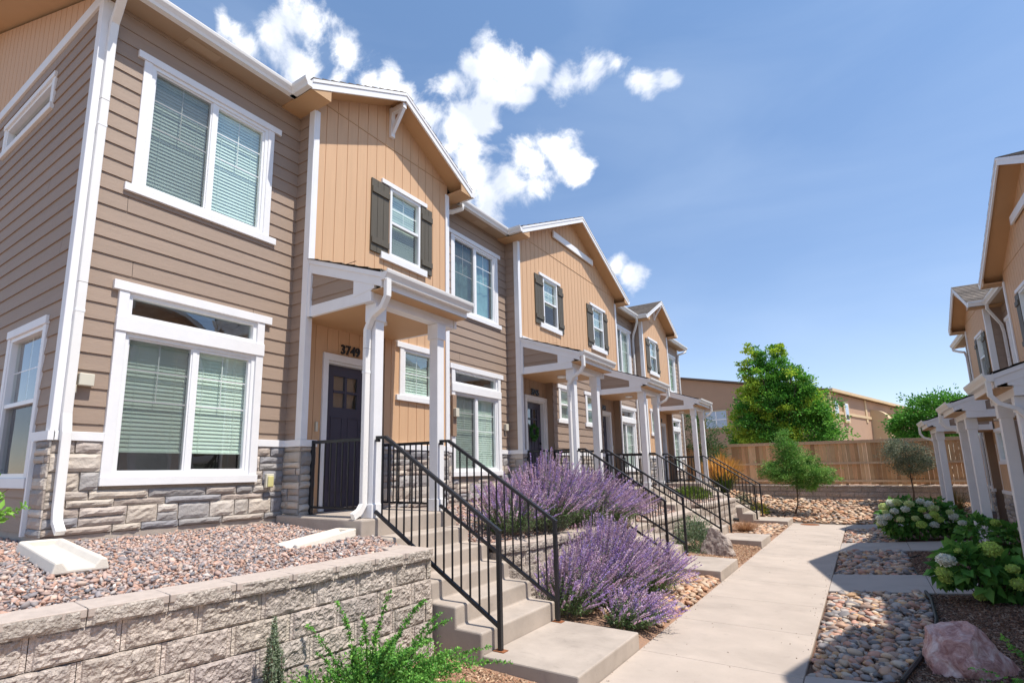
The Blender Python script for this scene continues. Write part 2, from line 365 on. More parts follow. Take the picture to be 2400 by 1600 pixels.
def stones(fr, u0, u1, z0, z1, n0, holes=(), res=1.0, seed=1):
    r = random.Random(seed); mb = MB(fr)
    mb.poly([(u0, n0+.004, z0), (u1, n0+.004, z0), (u1, n0+.004, z1), (u0, n0+.004, z1)], (.36,.31,.26)) if not holes else None
    if holes:
        zs = sorted({z0, z1} | {h[i] for h in holes for i in (2,3) if z0 < h[i] < z1})
        for a, b in zip(zs[:-1], zs[1:]):
            for p, q in cut(u0, u1, [(h[0], h[1]) for h in holes if h[2] < (a+b)/2 < h[3]]):
                mb.poly([(p, n0+.004, a), (q, n0+.004, a), (q, n0+.004, b), (p, n0+.004, b)], (.36,.31,.26))
    z = z0+.006
    def stone(a, b, c, d):
        if b-a < .03 or d-c < .025: return
        nu = max(3, int((b-a)/.05*res)); nz_ = max(3, int((d-c)/.03*res)); col = r.choice(STC); kk = r.uniform(.85, 1.2); col = tuple(x*kk for x in col)
        dep = r.uniform(.022, .048); off = Vector((r.random()*50, r.random()*50, 0)); tl = r.uniform(-.15, .15)
        gp = []
        for j in range(nz_+1):
            for i in range(nu+1):
                s_, t_ = i/nu, j/nz_; edge = min(s_, 1-s_)*(b-a); edz = min(t_, 1-t_)*(d-c)
                pil = min(1, edge/.010)*min(1, edz/.008); nn = mnoise.noise(off+Vector((s_*(b-a)*14, t_*(d-c)*30, 0)))*.5+mnoise.noise(off+Vector((s_*(b-a)*45, t_*(d-c)*70, 3)))*.3
                uu = a+(b-a)*s_+(.006*nn if 0 < i < nu else .006*mnoise.noise(off+Vector((0, t_*4, 7)))); zz = c+(d-c)*t_+(.005*mnoise.noise(off+Vector((s_*5, 0, 9))))
                gp.append((uu, n0+dep*(.55+.45*pil)+.020*nn*pil+tl*(t_-.5)*.03, zz))
        i0 = mb.vs(gp); W_ = nu+1
        for j in range(nz_):
            for i in range(nu):
                q = i0+j*W_+i; mb.f.append((q, q+1, q+W_+1, q+W_)); mb.c.append(col)
        ring = [j for j in range(W_)]+[W_*(k+1)-1 for k in range(1, nz_+1)]+[W_*nz_+k for k in range(nu-1, -1, -1)]+[W_*k for k in range(nz_-1, 0, -1)]
        base = mb.vs([(gp[q][0], n0+.003, gp[q][2]) for q in ring])
        for k in range(len(ring)):
            k2 = (k+1) % len(ring); mb.f.append((i0+ring[k], base+k, base+k2, i0+ring[k2])); mb.c.append(col)
    while z < z1-.02:
        h = r.choice((.065, .08, .10, .125, .15, .17)); h = min(h, z1-z-.004)
        if z1-(z+h) < .05: h = z1-z-.004
        u = u0-r.uniform(0, .1)
        while u < u1:
            ln = r.uniform(.15, .50)*(1.3 if h < .1 else 1); a, b = max(u, u0), min(u+ln, u1)
            if u1-b < .06: b = u1
            split = h > .12 and r.random() < .35
            for c, d in (((z, z+h*.48), (z+h*.52, z+h)) if split else ((z, z+h),)):
                segs = cut(a, b-.006, [(hh[0], hh[1]) for hh in holes if hh[2] < d and hh[3] > c])
                for p, q in segs: stone(p, q, c, d)
            u = b
            if b >= u1: break
            u += .006
        z += h+.008
    return mb
# ---- window
def window_curtain(fr, W_, a, b, c, d, n):
    mb = MB(fr); k = 26; pts = []
    for i in range(k+1):
        u = a+(b-a)*i/k; pts.append((u, n+.018*math.sin(i*1.9)+.008*math.sin(i*4.1)))
    for i in range(k): mb.poly([(pts[i][0], pts[i][1], c), (pts[i+1][0], pts[i+1][1], c), (pts[i+1][0], pts[i+1][1], d), (pts[i][0], pts[i][1], d)])
    mb.build('curtain', mat('teal curtain cloth', (.25, .40, .42), .8, .25, 3), W_, smooth=True)
def window(fr, par, u0, u1, z0, z1, n, kind='slider', blind=1.0, hdr=(0,0,0,0), trim=.09, seed=0, label=None, det=True, slat=.044, th=.03):
    """u0..u1,z0..z1: vinyl frame outer; n: wall face. hdr=(ua,ub,header h,sill h)"""
    ua, ub, hh, sh = hdr; p = n+th; um = (u0+u1)/2
    fz = n-.02; t = .045; f = MB(fr)
    def frame(a, b, c, d, th, n0_, n1_):
        f.box(a, b, n0_, n1_, d-th, d); f.box(a, b, n0_, n1_, c, c+th); f.box(a, a+th, n0_, n1_, c+th, d-th); f.box(b-th, b, n0_, n1_, c+th, d-th)
    frame(u0, u1, z0, z1, t, fz-.05, n+.018)
    if kind == 'slider':
        f.box(um-.025, um+.025, fz-.04, n+.008, z0+t, z1-t)
        frame(u0+t, um-.025, z0+t, z1-t, .018, fz-.035, n-.004); frame(um+.025, u1-t, z0+t, z1-t, .03, fz-.035, n+.002)
    elif kind == 'hung':
        zm = (z0+z1)/2; f.box(u0+t, u1-t, fz-.04, n+.008, zm-.022, zm+.022)
    W_ = f.build('window', m_vinyl, par, bevel=.002)
    if label: W_['label'] = label
    if hh: MB(fr).box(ua, ub, n+.0, p+.012, z1, z1+hh).build('header', m_wht, W_, bevel=.003)
    if sh: MB(fr).box(ua, ub, n+.0, p+.016, z0-sh, z0).build('sill', m_wht, W_, bevel=.003)
    if trim:
        MB(fr).box(u0-trim, u0, n, p, z0, z1).build('side_trim', m_wht, W_, bevel=.003); MB(fr).box(u1, u1+trim, n, p, z0, z1).build('side_trim', m_wht, W_, bevel=.003)
    gl = MB(fr); gr = MB(fr); um = (u0+u1)/2; rooms = []
    def grid(a, b, c, d, gtype):
        g = .011; nn = fz-.030
        if gtype == 'top4':
            zb = c+(d-c)*.53; zc = c+(d-c)*.765
            gr.box((a+b)/2-g/2, (a+b)/2+g/2, nn, nn+.008, zb, d)
            for zz in (zb, zc): gr.box(a, b, nn+.001, nn+.009, zz-g/2, zz+g/2)
        if gtype == 'four':
            gr.box((a+b)/2-g/2, (a+b)/2+g/2, nn, nn+.008, c, d); gr.box(a, b, nn+.001, nn+.009, (c+d)/2-g/2, (c+d)/2+g/2)
    panes = []
    if kind == 'slider': panes = [(u0+t, um-.025, z0+t, z1-t, 'top4'), (um+.025, u1-t, z0+t, z1-t, 'top4')]
    elif kind == 'hung': panes = [(u0+t, u1-t, zm+.022, z1-t, 'four'), (u0+t, u1-t, z0+t, zm-.022, None)]
    elif kind == 'fixed': panes = [(u0+t, u1-t, z0+t, z1-t, None)]
    else: panes = [(u0+t, u1-t, z0+t, z1-t, 'four')]
    for a, b, c, d, g in panes:
        gl.poly([(a, fz-.022, c), (b, fz-.022, c), (b, fz-.022, d), (a, fz-.022, d)])
        if g and det: grid(a, b, c, d, g)
    gl.build('pane', m_glass, W_)
    if kind in ('slider', 'hung'):
        a, b, c, d = (u0+t, um-.025, z0+t, z1-t) if kind == 'slider' else (u0+t, u1-t, z0+t, zm-.022)
        sc_ = MB(fr); sc_.poly([(a, n-.012, c), (b, n-.012, c), (b, n-.012, d), (a, n-.012, d)]); sc_.build('insect_screen', m_screen, W_)
    if gr.f: gr.build('grille', m_vinyl, W_)
    rm = MB(fr); a, b, c, d = u0+.01, u1-.01, z0+.01, z1-.01; bk = n-.75; ft = fz-.045
    rm.poly([(a, bk, c), (b, bk, c), (b, bk, d), (a, bk, d)]); rm.poly([(a, ft, c), (b, ft, c), (b, bk, c), (a, bk, c)]); rm.poly([(a, ft, d), (b, ft, d), (b, bk, d), (a, bk, d)])
    rm.poly([(a, ft, c), (a, bk, c), (a, bk, d), (a, ft, d)]); rm.poly([(b, ft, c), (b, bk, c), (b, bk, d), (b, ft, d)])
    rm.build('interior', m_dark if kind != 'fixed' else mat('room tinted for sky reflection', (.24, .28, .32), .8, .3, 6), W_)  # room behind fixed panes painted lighter, standing in for reflected sky
    if blind > 0:
        for k, (a, b, c, d) in enumerate([(u0+t, um-.02, z0+t, z1-t), (um+.02, u1-t, z0+t, z1-t)] if kind == 'slider' else [(u0+t, u1-t, z0+t, z1-t)]):
            bl = MB(fr); n1 = fz-.075; zb = d-(d-c)*blind
            bl.box(a+.01, b-.01, n1-.03, n1+.02, d-.045, d-.005)
            z = d-.06; r = random.Random(seed+k)
            while z > zb+.03:
                tl = .026+r.uniform(-.001, .001)
                bl.poly([(a+.012, n1+.008, z-tl), (b-.012, n1+.008, z-tl), (b-.012, n1-.008, z+tl), (a+.012, n1-.008, z+tl)])
                z -= slat
            bl.box(a+.012, b-.012, n1-.02, n1+.02, z, z+.02)
            for fu in (.2, .8):
                x_ = a+(b-a)*fu; bl.box(x_-.0015, x_+.0015, n1+.021, n1+.024, z, d-.04)
            bl.build('blind', m_blind, W_)
    return W_
def shutter(fr, par, u0, u1, z0, z1, n):
    mb = MB(fr); k = 3; w_ = (u1-u0)/k
    for i in range(k): mb.box(u0+i*w_+.003, u0+(i+1)*w_-.003, n+.004, n+.028, z0, z1)
    mb.box(u0+.01, u1-.01, n+.002, n+.018, z0+.005, z1-.005)
    for zz in (z0+.13, z1-.24): mb.box(u0+.01, u1-.01, n+.028, n+.05, zz, zz+.10)
    return mb.build('shutter', m_shut, par, bevel=.002)
def text_obj(s, size, fr_origin, yaxis, par, name='house_number', m_=None, depth=.008):
    cu = bpy.data.curves.new(name, 'FONT'); cu.body = s; cu.size = size; cu.extrude = depth; cu.offset = size*.022; cu.align_x = 'CENTER'; cu.resolution_u = 3
    to = bpy.data.objects.new('tmp', cu); C.objects.link(to)
    me = bpy.data.meshes.new_from_object(to.evaluated_get(bpy.context.evaluated_depsgraph_get())); bpy.data.objects.remove(to)
    xa = Vector(yaxis); za = Vector((0, 0, 1)); na = xa.cross(za)
    M_ = Matrix.Identity(4)
    for i in range(3): M_[i][0] = xa[i]; M_[i][1] = za[i]; M_[i][2] = na[i]; M_[i][3] = fr_origin[i]
    me.transform(M_); me.materials.clear(); me.name = name
    return link(name, me, m_ or m_iron, par)
# ------------------------------------------------------------------ townhouse row
YC = dict(A1=(1.904, 4.46), B1=(4.46, 7.53), A2=(7.53, 10.10), B2=(10.10, 16.13), A3=(16.13, 18.65), B3=(18.65, 21.72), A4=(21.72, 24.45))
ZS = 7.02            # soffit
BX = .33             # bay front plane
PORCH = [(4.46, 6.18, 0, '3749'), (10.10, 11.82, 0, '3745'), (14.41, 16.13, 1, '3741'), (20.0, 21.72, 1, '3737')]
def ds(par, pts, w_=(.04, .028), name='downspout', sq='x'):
    mb = MB(); mb.tube(pts, w_, square=sq); o = mb.build(name, m_gut, par, bevel=.004)
    for p, q in zip(pts[:-1], pts[1:]):
        if abs(p[0]-q[0]) < 1e-6 and abs(p[2]-q[2]) > .9:
            n = max(1, int(abs(p[2]-q[2])/1.6))
            for k in range(n):
                z = q[2]+abs(p[2]-q[2])*(k+.5)/n
                MB().tube([(p[0], p[1], z), (p[0], p[1], z+.028)], (w_[0]+.0025, w_[1]+.0025), square=sq).build('strap', m_vinyl, o)
                MB().tube([(p[0], p[1], z+.3), (p[0], p[1], z+.304)], (w_[0]+.001, w_[1]+.001), square=sq).build('seam', m_mort, o)
    return o
def gutter_prof(x0, zt, d=.12, h=.12):     # K-style, faces +x ; returns (x,z) profile
    return [(x0, zt), (x0, zt-h), (x0+d*.62, zt-h), (x0+d*.70, zt-h*.72), (x0+d*.95, zt-h*.35), (x0+d, zt-h*.12), (x0+d, zt), (x0+d-.012, zt), (x0+d-.02, zt-.03), (x0+.01, zt-.03)]
def gutter(par, x0, y0, y1, zt, d=.12, h=.12):
    mb = MB(); mb.prism([(x, y0, z) for x, z in gutter_prof(x0, zt, d, h)], (0, y1-y0, 0)); return mb.build('gutter', m_gut, par)
def row(par, full=True, PT=.41):
    fs = FRONT
    # --- main window sets
    wins = []
    def wset(c, label=None):
        a = c
        holes = [(a+.16-.0, a+1.68, 4.99, 6.53), (a+.16, a+1.68, 1.85, 3.79)]
        wins.append((a, holes)); return holes
    starts = {'A1': 2.265, 'A2': 7.97, 'A3': 16.53, 'A4': 22.15}
    H = {k: wset(v) for k, v in starts.items()}
    pier_y = {'A1': (1.904, 4.46)}
    for k in ('A1', 'A2', 'A3', 'A4'):
        y0, y1 = YC[k]; h = H[k]
        lap(fs, y0+.0, y1-.0, 2.287, ZS, 0, h).build('siding', m_sidf, par)
        for q0, q1 in ((y0, starts[k]+.06), (starts[k]+1.775, y1)):
            MB(fs).box(q0, q1, -.02, .045, 2.20, 2.287).build('belly_band', m_wht, par, bevel=.003)
        hl = [(starts[k]+.06, starts[k]+1.775, 1.76, 9)]
        stones(fs, y0, y1, 1.31, 2.20, 0, hl, 1.0 if (full and k == 'A1') else .5, seed=ord(k[1])).build('stone_veneer', m_stone, par)
        MB(fs).box(y0-(.0 if k != 'A1' else -.0), y1, -.05, .004, .9, 1.325).build('foundation', m_conc, par)
        a = starts[k]; bl = {'A1': (.99, .86), 'A2': (0, .98), 'A3': (.98, .98), 'A4': (.98, .98)}[k]
        # upper
        Wu = window(fs, par, a+.16, a+1.675, 4.99, 6.53, 0, 'slider', bl[0], (a, a+1.866, .085, .088), .09, seed=1)
        if k == 'A2': window_curtain(fs, Wu, a+.2, a+1.64, 5.03, 6.49, -.14)
        # lower: one casing holds transom and slider
        W_ = window(fs, par, a+.16, a+1.675, 1.85, 3.35, 0, 'slider', bl[1], (a+.055, a+1.78, .155, .088), .1, seed=5, th=.046)
        window(fs, par, a+.16, a+1.675, 3.505, 3.785, 0, 'fixed', 0, (a, a+1.87, .1, 0), .1, th=.046)
        # eave: soffit, fascia + gutter
        ey0 = {'A1': 1.5, 'A2': 7.86, 'A3': 16.46, 'A4': 22.05}[k]; ey1 = {'A1': 4.13, 'A2': 9.77, 'A3': 18.32, 'A4': 24.85}[k]
        so_ = MB(); so_.box(-.0, .27, ey0, ey1, ZS-.005, ZS+.015)
        so_.build('soffit', mat('brown eave soffit', (.40, .285, .19), .6, .04, 2), par)
        gutter(par, .27, ey0, ey1, 7.13)
        MB().box(.245, .268, ey0, ey1, ZS+.016, 7.16).build('fascia', m_wht, par)
        if full and k in ('A1', 'A2'):
            v = MB(); v.box(.06, .20, (ey0+ey1)/2-.1, (ey0+ey1)/2+.3, ZS-.012, ZS-.004)
            v.build('soffit_vent', mat('brown vent', (.46, .34, .235), .6, .04, 2), par)
    # --- bays
    def bay(k, big):
        y0, y1 = YC[k]; yc = (y0+y1)/2; half = (y1-y0)/2; ov = .33
        zt_r = 7.14; pk = zt_r+.5*(half+ov)    # top of rake at peak
        if big: pk = zt_r+.46*(half+ov)
        sl_ = (pk-zt_r)/(half+ov)
        wt = lambda u: pk-.09-sl_*abs(u-yc)
        ports = [p for p in PORCH if y0-.01 <= p[0] and p[1] <= y1+.01]
        holes = []
        ws = [(yc-.0, )] if not big else []
        if not big: wl = [(6.0-4.46+y0, 6.75-4.46+y0)] if k == 'B1' else [(y1-(6.75-4.46), y1-(6.0-4.46))]
        else: wl = [(11.28, 12.03), (14.29, 15.04)]
        for a, b in wl: holes.append((a, b, 5.30, 6.48))
        alc = []
        for (p0, p1, mir, num) in ports:
            a, b = (p0+.10, p0+1.494) if not mir else (p1-1.494, p1-.10)
            alc.append((a, b, mir, num, p0, p1)); holes.append((a, b, 0, 3.92))
        low = []
        if k == 'B1': low = [(6.36, 7.12, 3.06, 3.83)]
        if k == 'B3': low = [(19.1, 19.8, 3.06, 3.83)]
        if big: low = [(11.97, 12.70, 3.06, 3.83), (13.56, 14.25, 3.06, 3.83)]
        upz = 4.62 if big else 2.287
        allh = holes+[(l[0], l[1], l[2], l[3]) for l in low]
        # z where upper panel starts
        if big:
            lap(fs, y0, y1, 2.287, 4.62, BX, allh).build('siding', m_sidf, par)
            MB(fs).box(y0+.1, y1-.1, BX-.02, BX+.025, 4.62, 4.80).build('belly_band', m_wht, par)
            z_from = 4.80
        else: z_from = 2.287
        panel(fs, y0, y1, z_from, wt, BX, allh, peak=yc).build('wall_panel', m_org, par)
        MB(fs).box(y0+.1, y1-.1, BX+.001, BX+.009, 7.195, 7.205).build('panel_joint', m_sof, par)
        # sides
        for yy, frs in ((y0, facing_cam(y0)), (y1, facing_far(y1))):
            lap(frs, 0.0, BX, 2.287, ZS+.0, 0, ()).build('siding', m_sids, par)
            MB(frs).box(0.0, BX+.04, -.02, .04, 2.20, 2.287).build('belly_band', m_wht, par, bevel=.003)
            stones(frs, 0.0, BX+.02, 1.345, 2.20, 0, (), .6, seed=int(yy*7)).build('stone_veneer', m_stone, par)
        # corner boards
        for yy, s in ((y0, 1), (y1, -1)):
            cbm = MB(); cbm.box(BX-.09, BX+.028, min(yy-.028*s, yy), max(yy-.028*s, yy), 2.289, 7.0); cbm.box(BX+.001, BX+.028, min(yy, yy+.075*s), max(yy, yy+.075*s), 2.289, 7.0)
            cbm.build('corner_board', m_wht, par, bevel=.003)
        # stone + band on the front, outside the alcoves
        for p, q in cut(y0, y1, [(a_[0]+(.13 if not a_[2] else -.0), a_[1]-(.13 if a_[2] else 0)) for a_ in alc]):
            stones(fs, p, q, 1.315, 2.20, BX, (), .6, seed=int(p*11)).build('stone_veneer', m_stone, par)
            MB(fs).box(p-.0, q+.0, BX-.03, BX+.045, 2.20, 2.287).build('belly_band', m_wht, par, bevel=.003)
            MB(fs).box(p, q, 0, BX-.002, .9, 1.312).build('foundation', m_conc, par)
        # alcoves with doors
        for a, b, mir, num, p0, p1 in alc:
            tan = not big
            M2 = m_org if tan else m_sidf
            da, db = (p0+.44, p0+1.48) if not mir else (p1-1.48, p1-.44)      # casing outer
            oa, ob = da+.09, db-.09
            pw = panel(fs, a, b, 1.341, lambda u: 3.93, .15, [(oa, ob, 1.2, 3.44)])
            pw.build('wall_panel', m_org if tan else mat('brown panel', (.36, .25, .175), .65, .04, 2), par)
            for q in (b, a-.02): MB().box(.15, BX-.002, q, q+.02, 1.341, 3.92).build('wall_return', mat('brown return', (.30, .215, .155), .65, .04, 2), par)
            c = MB(fs); c.box(da, oa, .15, .185, 1.35, 3.44); c.box(ob, db, .15, .185, 1.35, 3.44); c.box(da, db, .15, .19, 3.44, 3.54)
            c.box(oa, oa+.03, .02, .15, 1.35, 3.41); c.box(ob-.03, ob, .02, .15, 1.35, 3.41); c.box(oa, ob, .02, .15, 3.41, 3.44)
            c.build('door_casing', m_wht, par, bevel=.003)
            # door slab with 4 small lights
            e0, e1 = oa+.032, ob-.032; d_ = MB(fs); n1 = .06; z0, z1 = 1.375, 3.405; lm = .17; lz0, lz1 = z0+1.42, z1-.15; um = (e0+e1)/2
            d_.box(e0, e1, n1-.04, n1, z0, lz0); d_.box(e0, e1, n1-.04, n1, lz1, z1); d_.box(e0, e0+lm, n1-.04, n1, lz0, lz1); d_.box(e1-lm, e1, n1-.04, n1, lz0, lz1)
            d_.box(um-.018, um+.018, n1-.04, n1+.008, lz0, lz1); zm = (lz0+lz1)/2; d_.box(e0+lm, e1-lm, n1-.038, n1+.006, zm-.018, zm+.018)
            for q0, q1 in ((e0+.13, um-.05), (um+.05, e1-.13)):      # raised panel frames
                for zz0, zz1 in ((z0+.22, z0+1.28),):
                    d_.box(q0, q1, n1, n1+.012, zz0, zz0+.015); d_.box(q0, q1, n1, n1+.012, zz1-.015, zz1); d_.box(q0, q0+.015, n1, n1+.012, zz0+.015, zz1-.015); d_.box(q1-.015, q1, n1, n1+.012, zz0+.015, zz1-.015)
            d_.box(e0-.03, e1+.03, n1-.02, n1+.10, 1.345, 1.372)
            dd = d_.build('door', m_door, par, bevel=.002)
            gq = MB(fs); gq.poly([(e0+lm, n1-.02, lz0), (e1-lm, n1-.02, lz0), (e1-lm, n1-.02, lz1), (e0+lm, n1-.02, lz1)]); gq.build('pane', m_glass, dd)
            gq = MB(fs); gq.poly([(e0+lm, n1-.09, lz0), (e1-lm, n1-.09, lz0), (e1-lm, n1-.09, lz1), (e0+lm, n1-.09, lz1)]); gq.build('interior', m_doorfr, dd)
            hx = e1-.07 if not mir else e0+.07
            kb = MB(); kb.tube([(n1, hx, z0+.95), (n1+.06, hx, z0+.95)], .025, 8); kb.tube([(n1, hx, z0+1.10), (n1+.03, hx, z0+1.10)], .028, 8); kb.build('handle', m_blk, dd)
            bb = MB(fs); ub = da-.09 if not mir else db+.05; bb.box(ub, ub+.035, .15, .175, 2.42, 2.55); bb.build('doorbell', m_plas, par)
            if full: text_obj(num, .19, (.165, (da+db)/2-.02 if not mir else (da+db)/2, 3.575), (0, 1, 0), par)
            else: MB(fs).box(da+.45, da+.62, .15, .165, 3.62, 3.72).build('number_plaque', m_blk, par)
        # windows
        for a, b in wl:
            window(fs, par, a, b, 5.30, 6.48, BX, 'hung', 1.0 if not (big and a < 13) else .55, (a-.21, b+.16, .075, .115), 0, seed=9)
            shutter(fs, par, a-.43, a-.03, 5.25, 6.47, BX); shutter(fs, par, b+.01, b+.31, 5.25, 6.47, BX)
        for a, b, c_, d_ in low:
            window(fs, par, a, b, c_, d_, BX, 'grid4' if not big else 'hung', 1, (a-.17, b+.17, .09, .085), .09, seed=3, det=not big)
        # roof: two slopes with shingles, soffit, rake boards
        xf, xb = .68, -4.6
        for s in (-1, 1):
            ye = yc+s*(half+ov); th = .10
            P = lambda x, y, z: (x, y, z)
            sh_ = MB(); nst = 12
            for i in range(nst):        # overlapping shingle courses
                t0, t1 = i/nst, (i+1)/nst; ya, yb = ye+(yc-ye)*t0, ye+(yc-ye)*t1; za, zb = zt_r+(pk-zt_r)*t0, zt_r+(pk-zt_r)*t1
                x = xf+.012
                while x > xb:
                    x2 = max(xb, x-rnd.uniform(.25, .5)); cc = (rnd.uniform(.75, 1.25),)*3
                    sh_.poly([(x, ya, za+.022), (x2, ya, za+.022), (x2, yb, zb+.004), (x, yb, zb+.004)], cc)
                    sh_.poly([(x, ya, za), (x2, ya, za), (x2, ya, za+.022), (x, ya, za+.022)], cc)
                    x = x2
                sh_.poly([(xf+.012, ya, za), (xf+.012, ya, za+.022), (xf+.012, yb, zb+.004), (xf+.012, yb, zb)], (.8,.8,.8))
            sh_.build('roof', m_shing, par)
            sf = MB(); sf.prism([(BX-.03, ye, zt_r-th), (BX-.03, yc, pk-th), (BX-.03, yc, pk-.002), (BX-.03, ye, zt_r-.002)], (xf-.03-BX+.03, 0, 0)); sf.build('soffit', m_sof, par)
            rk = MB(); rk.prism([(xf-.03, ye, zt_r-.15), (xf-.03, yc, pk-.15), (xf-.03, yc, pk-.001), (xf-.03, ye, zt_r-.001)], (.03, 0, 0))
            rk.prism([(xf, ye, zt_r-.05), (xf, yc, pk-.05), (xf, yc, pk-.001), (xf, ye, zt_r-.001)], (.012, 0, 0)); rk.build('rake_board', m_wht, par, bevel=.002)
            # level eave return box + gutter running back
            yi = yc+s*half; lo, hi = min(ye, yi), max(ye, yi)
            eb = MB(); eb.box(.27, xf-.032, lo, hi, 6.99, 7.03); eb.box(-.02, .27, lo, hi, 6.992, 7.028); eb.prism([(xf-.03, ye, 6.99), (xf-.03, yi, 6.99), (xf-.03, yi, zt_r+sl_*ov-.14), (xf-.03, ye, zt_r-.14)], (.02, 0, 0)); eb.build('soffit', m_sof, par)
            gt = MB(); prof = [(y_-.27, z_) for y_, z_ in gutter_prof(.27, 7.13)]
            gt.prism([(.28 if True else 0, ye+s*y_, z_) for y_, z_ in prof], (xf+.0-.28, 0, 0)); gt.build('gutter', m_gut, par)
            gf = MB(); gf.box(.28, xf-.03, min(ye, ye+.02*s*-1), max(ye, ye-.02*s), 7.0, 7.12); gf.build('fascia', m_wht, par)
        if not big:      # knee brace at the peak
            kb = MB(); kb.box(BX+.002, BX+.06, yc-.045, yc+.045, 7.38, pk-.16); kb.box(BX+.06, xf-.03, yc-.04, yc+.04, pk-.26, pk-.17)
            kb.prism([(BX+.05, yc-.03, 7.42), (BX+.05, yc-.03, 7.54), (xf-.05, yc-.03, pk-.17), (xf-.05, yc-.03, pk-.28)], (0, .06, 0)); kb.build('bracket', m_wht, par, bevel=.003)
        else:
            kb = MB(); zc = 7.72; kb.box(BX+.03, BX+.07, yc-(pk-.18-zc-.2)/sl_, yc+(pk-.18-zc-.2)/sl_, zc, zc+.17); kb.build('collar_board', m_wht, par, bevel=.003)
    bay('B1', False); bay('B2', True); bay('B3', False)
    # --- porches
    for i, (p0, p1, mir, num) in enumerate(PORCH):
        xp = 1.545; zc = 3.913
        ya_, yb_ = (p0+.10, p0+1.295) if not mir else (p1-1.49, p1-.295)     # near faces of the posts
        for yy in (ya_, yb_):
            pm = MB(); pm.box(xp-.155, xp-.008, yy+.006, yy+.149, 1.341, zc); pm.box(xp-.17, xp+.007, yy-.01, yy+.165, 1.343, 1.50); pm.box(xp-.175, xp+.01, yy-.015, yy+.17, zc-.22, zc-.002)
            pm.build('porch_post', m_wht, par, bevel=.004)
        bm_ = MB(); bm_.box(xp-.16, xp+.0, p0+.06, p1-.06, zc, zc+.22); bm_.build('porch_beam', m_wht if not mir else m_wht, par, bevel=.003)
        # side frames (both ends): lower beam, siding triangle, rake
        xg = 1.74; zt = 4.735; zg = 4.235; slp = (zt-zg)/(xg-BX)
        for s, yy in ((-1, p0), (1, p1)):
            o0, o1 = (yy, yy+.05) if s < 0 else (yy-.05, yy)
            sb = MB(); sb.box(BX+.03, xp+.012, min(yy-.02*-s*0, o0), o1, zc-.0, zc+.15)
            sb.build('porch_beam', m_wht, par, bevel=.003)
            rb = MB(); rb.prism([(BX+.03, o0-.012, zt-.20), (xg, o0-.012, zg-.18), (xg, o0-.012, zg-.012), (BX+.03, o0-.012, zt-.012)], (0, .07, 0))
            rb.prism([(BX+.03, o0-.026 if s < 0 else o1+.008, zt-.07), (xg, o0-.026 if s < 0 else o1+.008, zg-.07), (xg, o0-.026 if s < 0 else o1+.008, zg-.004), (BX+.03, o0-.026 if s < 0 else o1+.008, zt-.004)], (0, .02, 0))
            rb.prism([(1.24, o0-.006, zc+.1), (xp+.06, o0-.006, zc+.15), (xp+.06, o0-.006, zc+.28), (1.24, o0-.006, zc+.36)], (0, .045, 0))
            rb.build('rake_board', m_wht, par, bevel=.002)
            frr = (lambda u, n, z, q=o0+.02: (u, q-n, z)) if s < 0 else (lambda u, n, z, q=o1-.02: (u, q+n, z))
            lap(frr, BX+.03, 1.26, zc+.15, zt-.15, 0, (), ztop=lambda u: zt-.15-slp*(u-BX)).build('siding', m_sids, par)
            if s < 0:
                cbx = MB(); cbx.box(BX+.03, BX+.085, yy-.02, yy+.05, zc, zt-.19); cbx.build('corner_board', m_wht, par)
        ce = MB(); ce.box(.15, xp-.16, p0+.05, p1-.05, zc+.004, zc+.03); ce.box(xp, xg+.0, p0, p1, zg-.205, zg-.19); ce.build('porch_ceiling', m_sof, par)
        rf = MB(); nst = 6
        for j in range(nst):
            t0, t1 = j/nst, (j+1)/nst; xa, xb = xg+.03+(BX-xg-.03)*t0, xg+.03+(BX-xg-.03)*t1; za, zb = zg+.005+(zt-zg)*t0, zg+.005+(zt-zg)*t1
            y = p0-.035
            while y < p1+.035:
                y2 = min(p1+.035, y+rnd.uniform(.2, .4)); cc = (rnd.uniform(.75, 1.25),)*3
                rf.poly([(xa, y, za+.018), (xa, y2, za+.018), (xb, y2, zb+.003), (xb, y, zb+.003)], cc); rf.poly([(xa, y, za), (xa, y2, za), (xa, y2, za+.018), (xa, y, za+.018)], cc); y = y2
        rf.poly([(xg+.03, p0-.035, zg), (BX, p0-.035, zt), (BX, p1+.035, zt), (xg+.03, p1+.035, zg)], (.5,.5,.5))
        rf.build('porch_roof', m_shing, par)
        gutter(par, xg, p0-.03, p1+.03, zg+.02, .115, .125)
        MB().box(xg-.025, xg-.001, p0, p1, zg-.19, zg-.01).build('fascia', m_wht, par)
        lt = MB(); lt.tube([(.95, (p0+p1)/2-.1, zc-.035), (.95, (p0+p1)/2-.1, zc+.003)], .10, 14); lt.build('ceiling_light', m_vinyl, par)
        # downspout on the outer post
        yd = (ya_-.045) if not mir else (yb_+.155+.04); ye_ = p0+.03 if not mir else p1-.03
        zb_ = 1.50
        end = [(xp-.10, yd, 1.62), (xp-.10, yd, 1.50), (xp-.10, yd-.06 if not mir else yd+.06, 1.42), (xp-.10, yd-.16 if not mir else yd+.16, 1.37)]
        ds(par, [(xg+.06, ye_, zg-.09), (xg+.06, ye_, zg-.30), (xg-.02, (ye_*2+yd)/3, zg-.42), (xp+.0, (ye_+2*yd)/3, zg-.50), (xp-.10, yd, zg-.66), (xp-.10, yd, 2.5)]+end, sq='x')
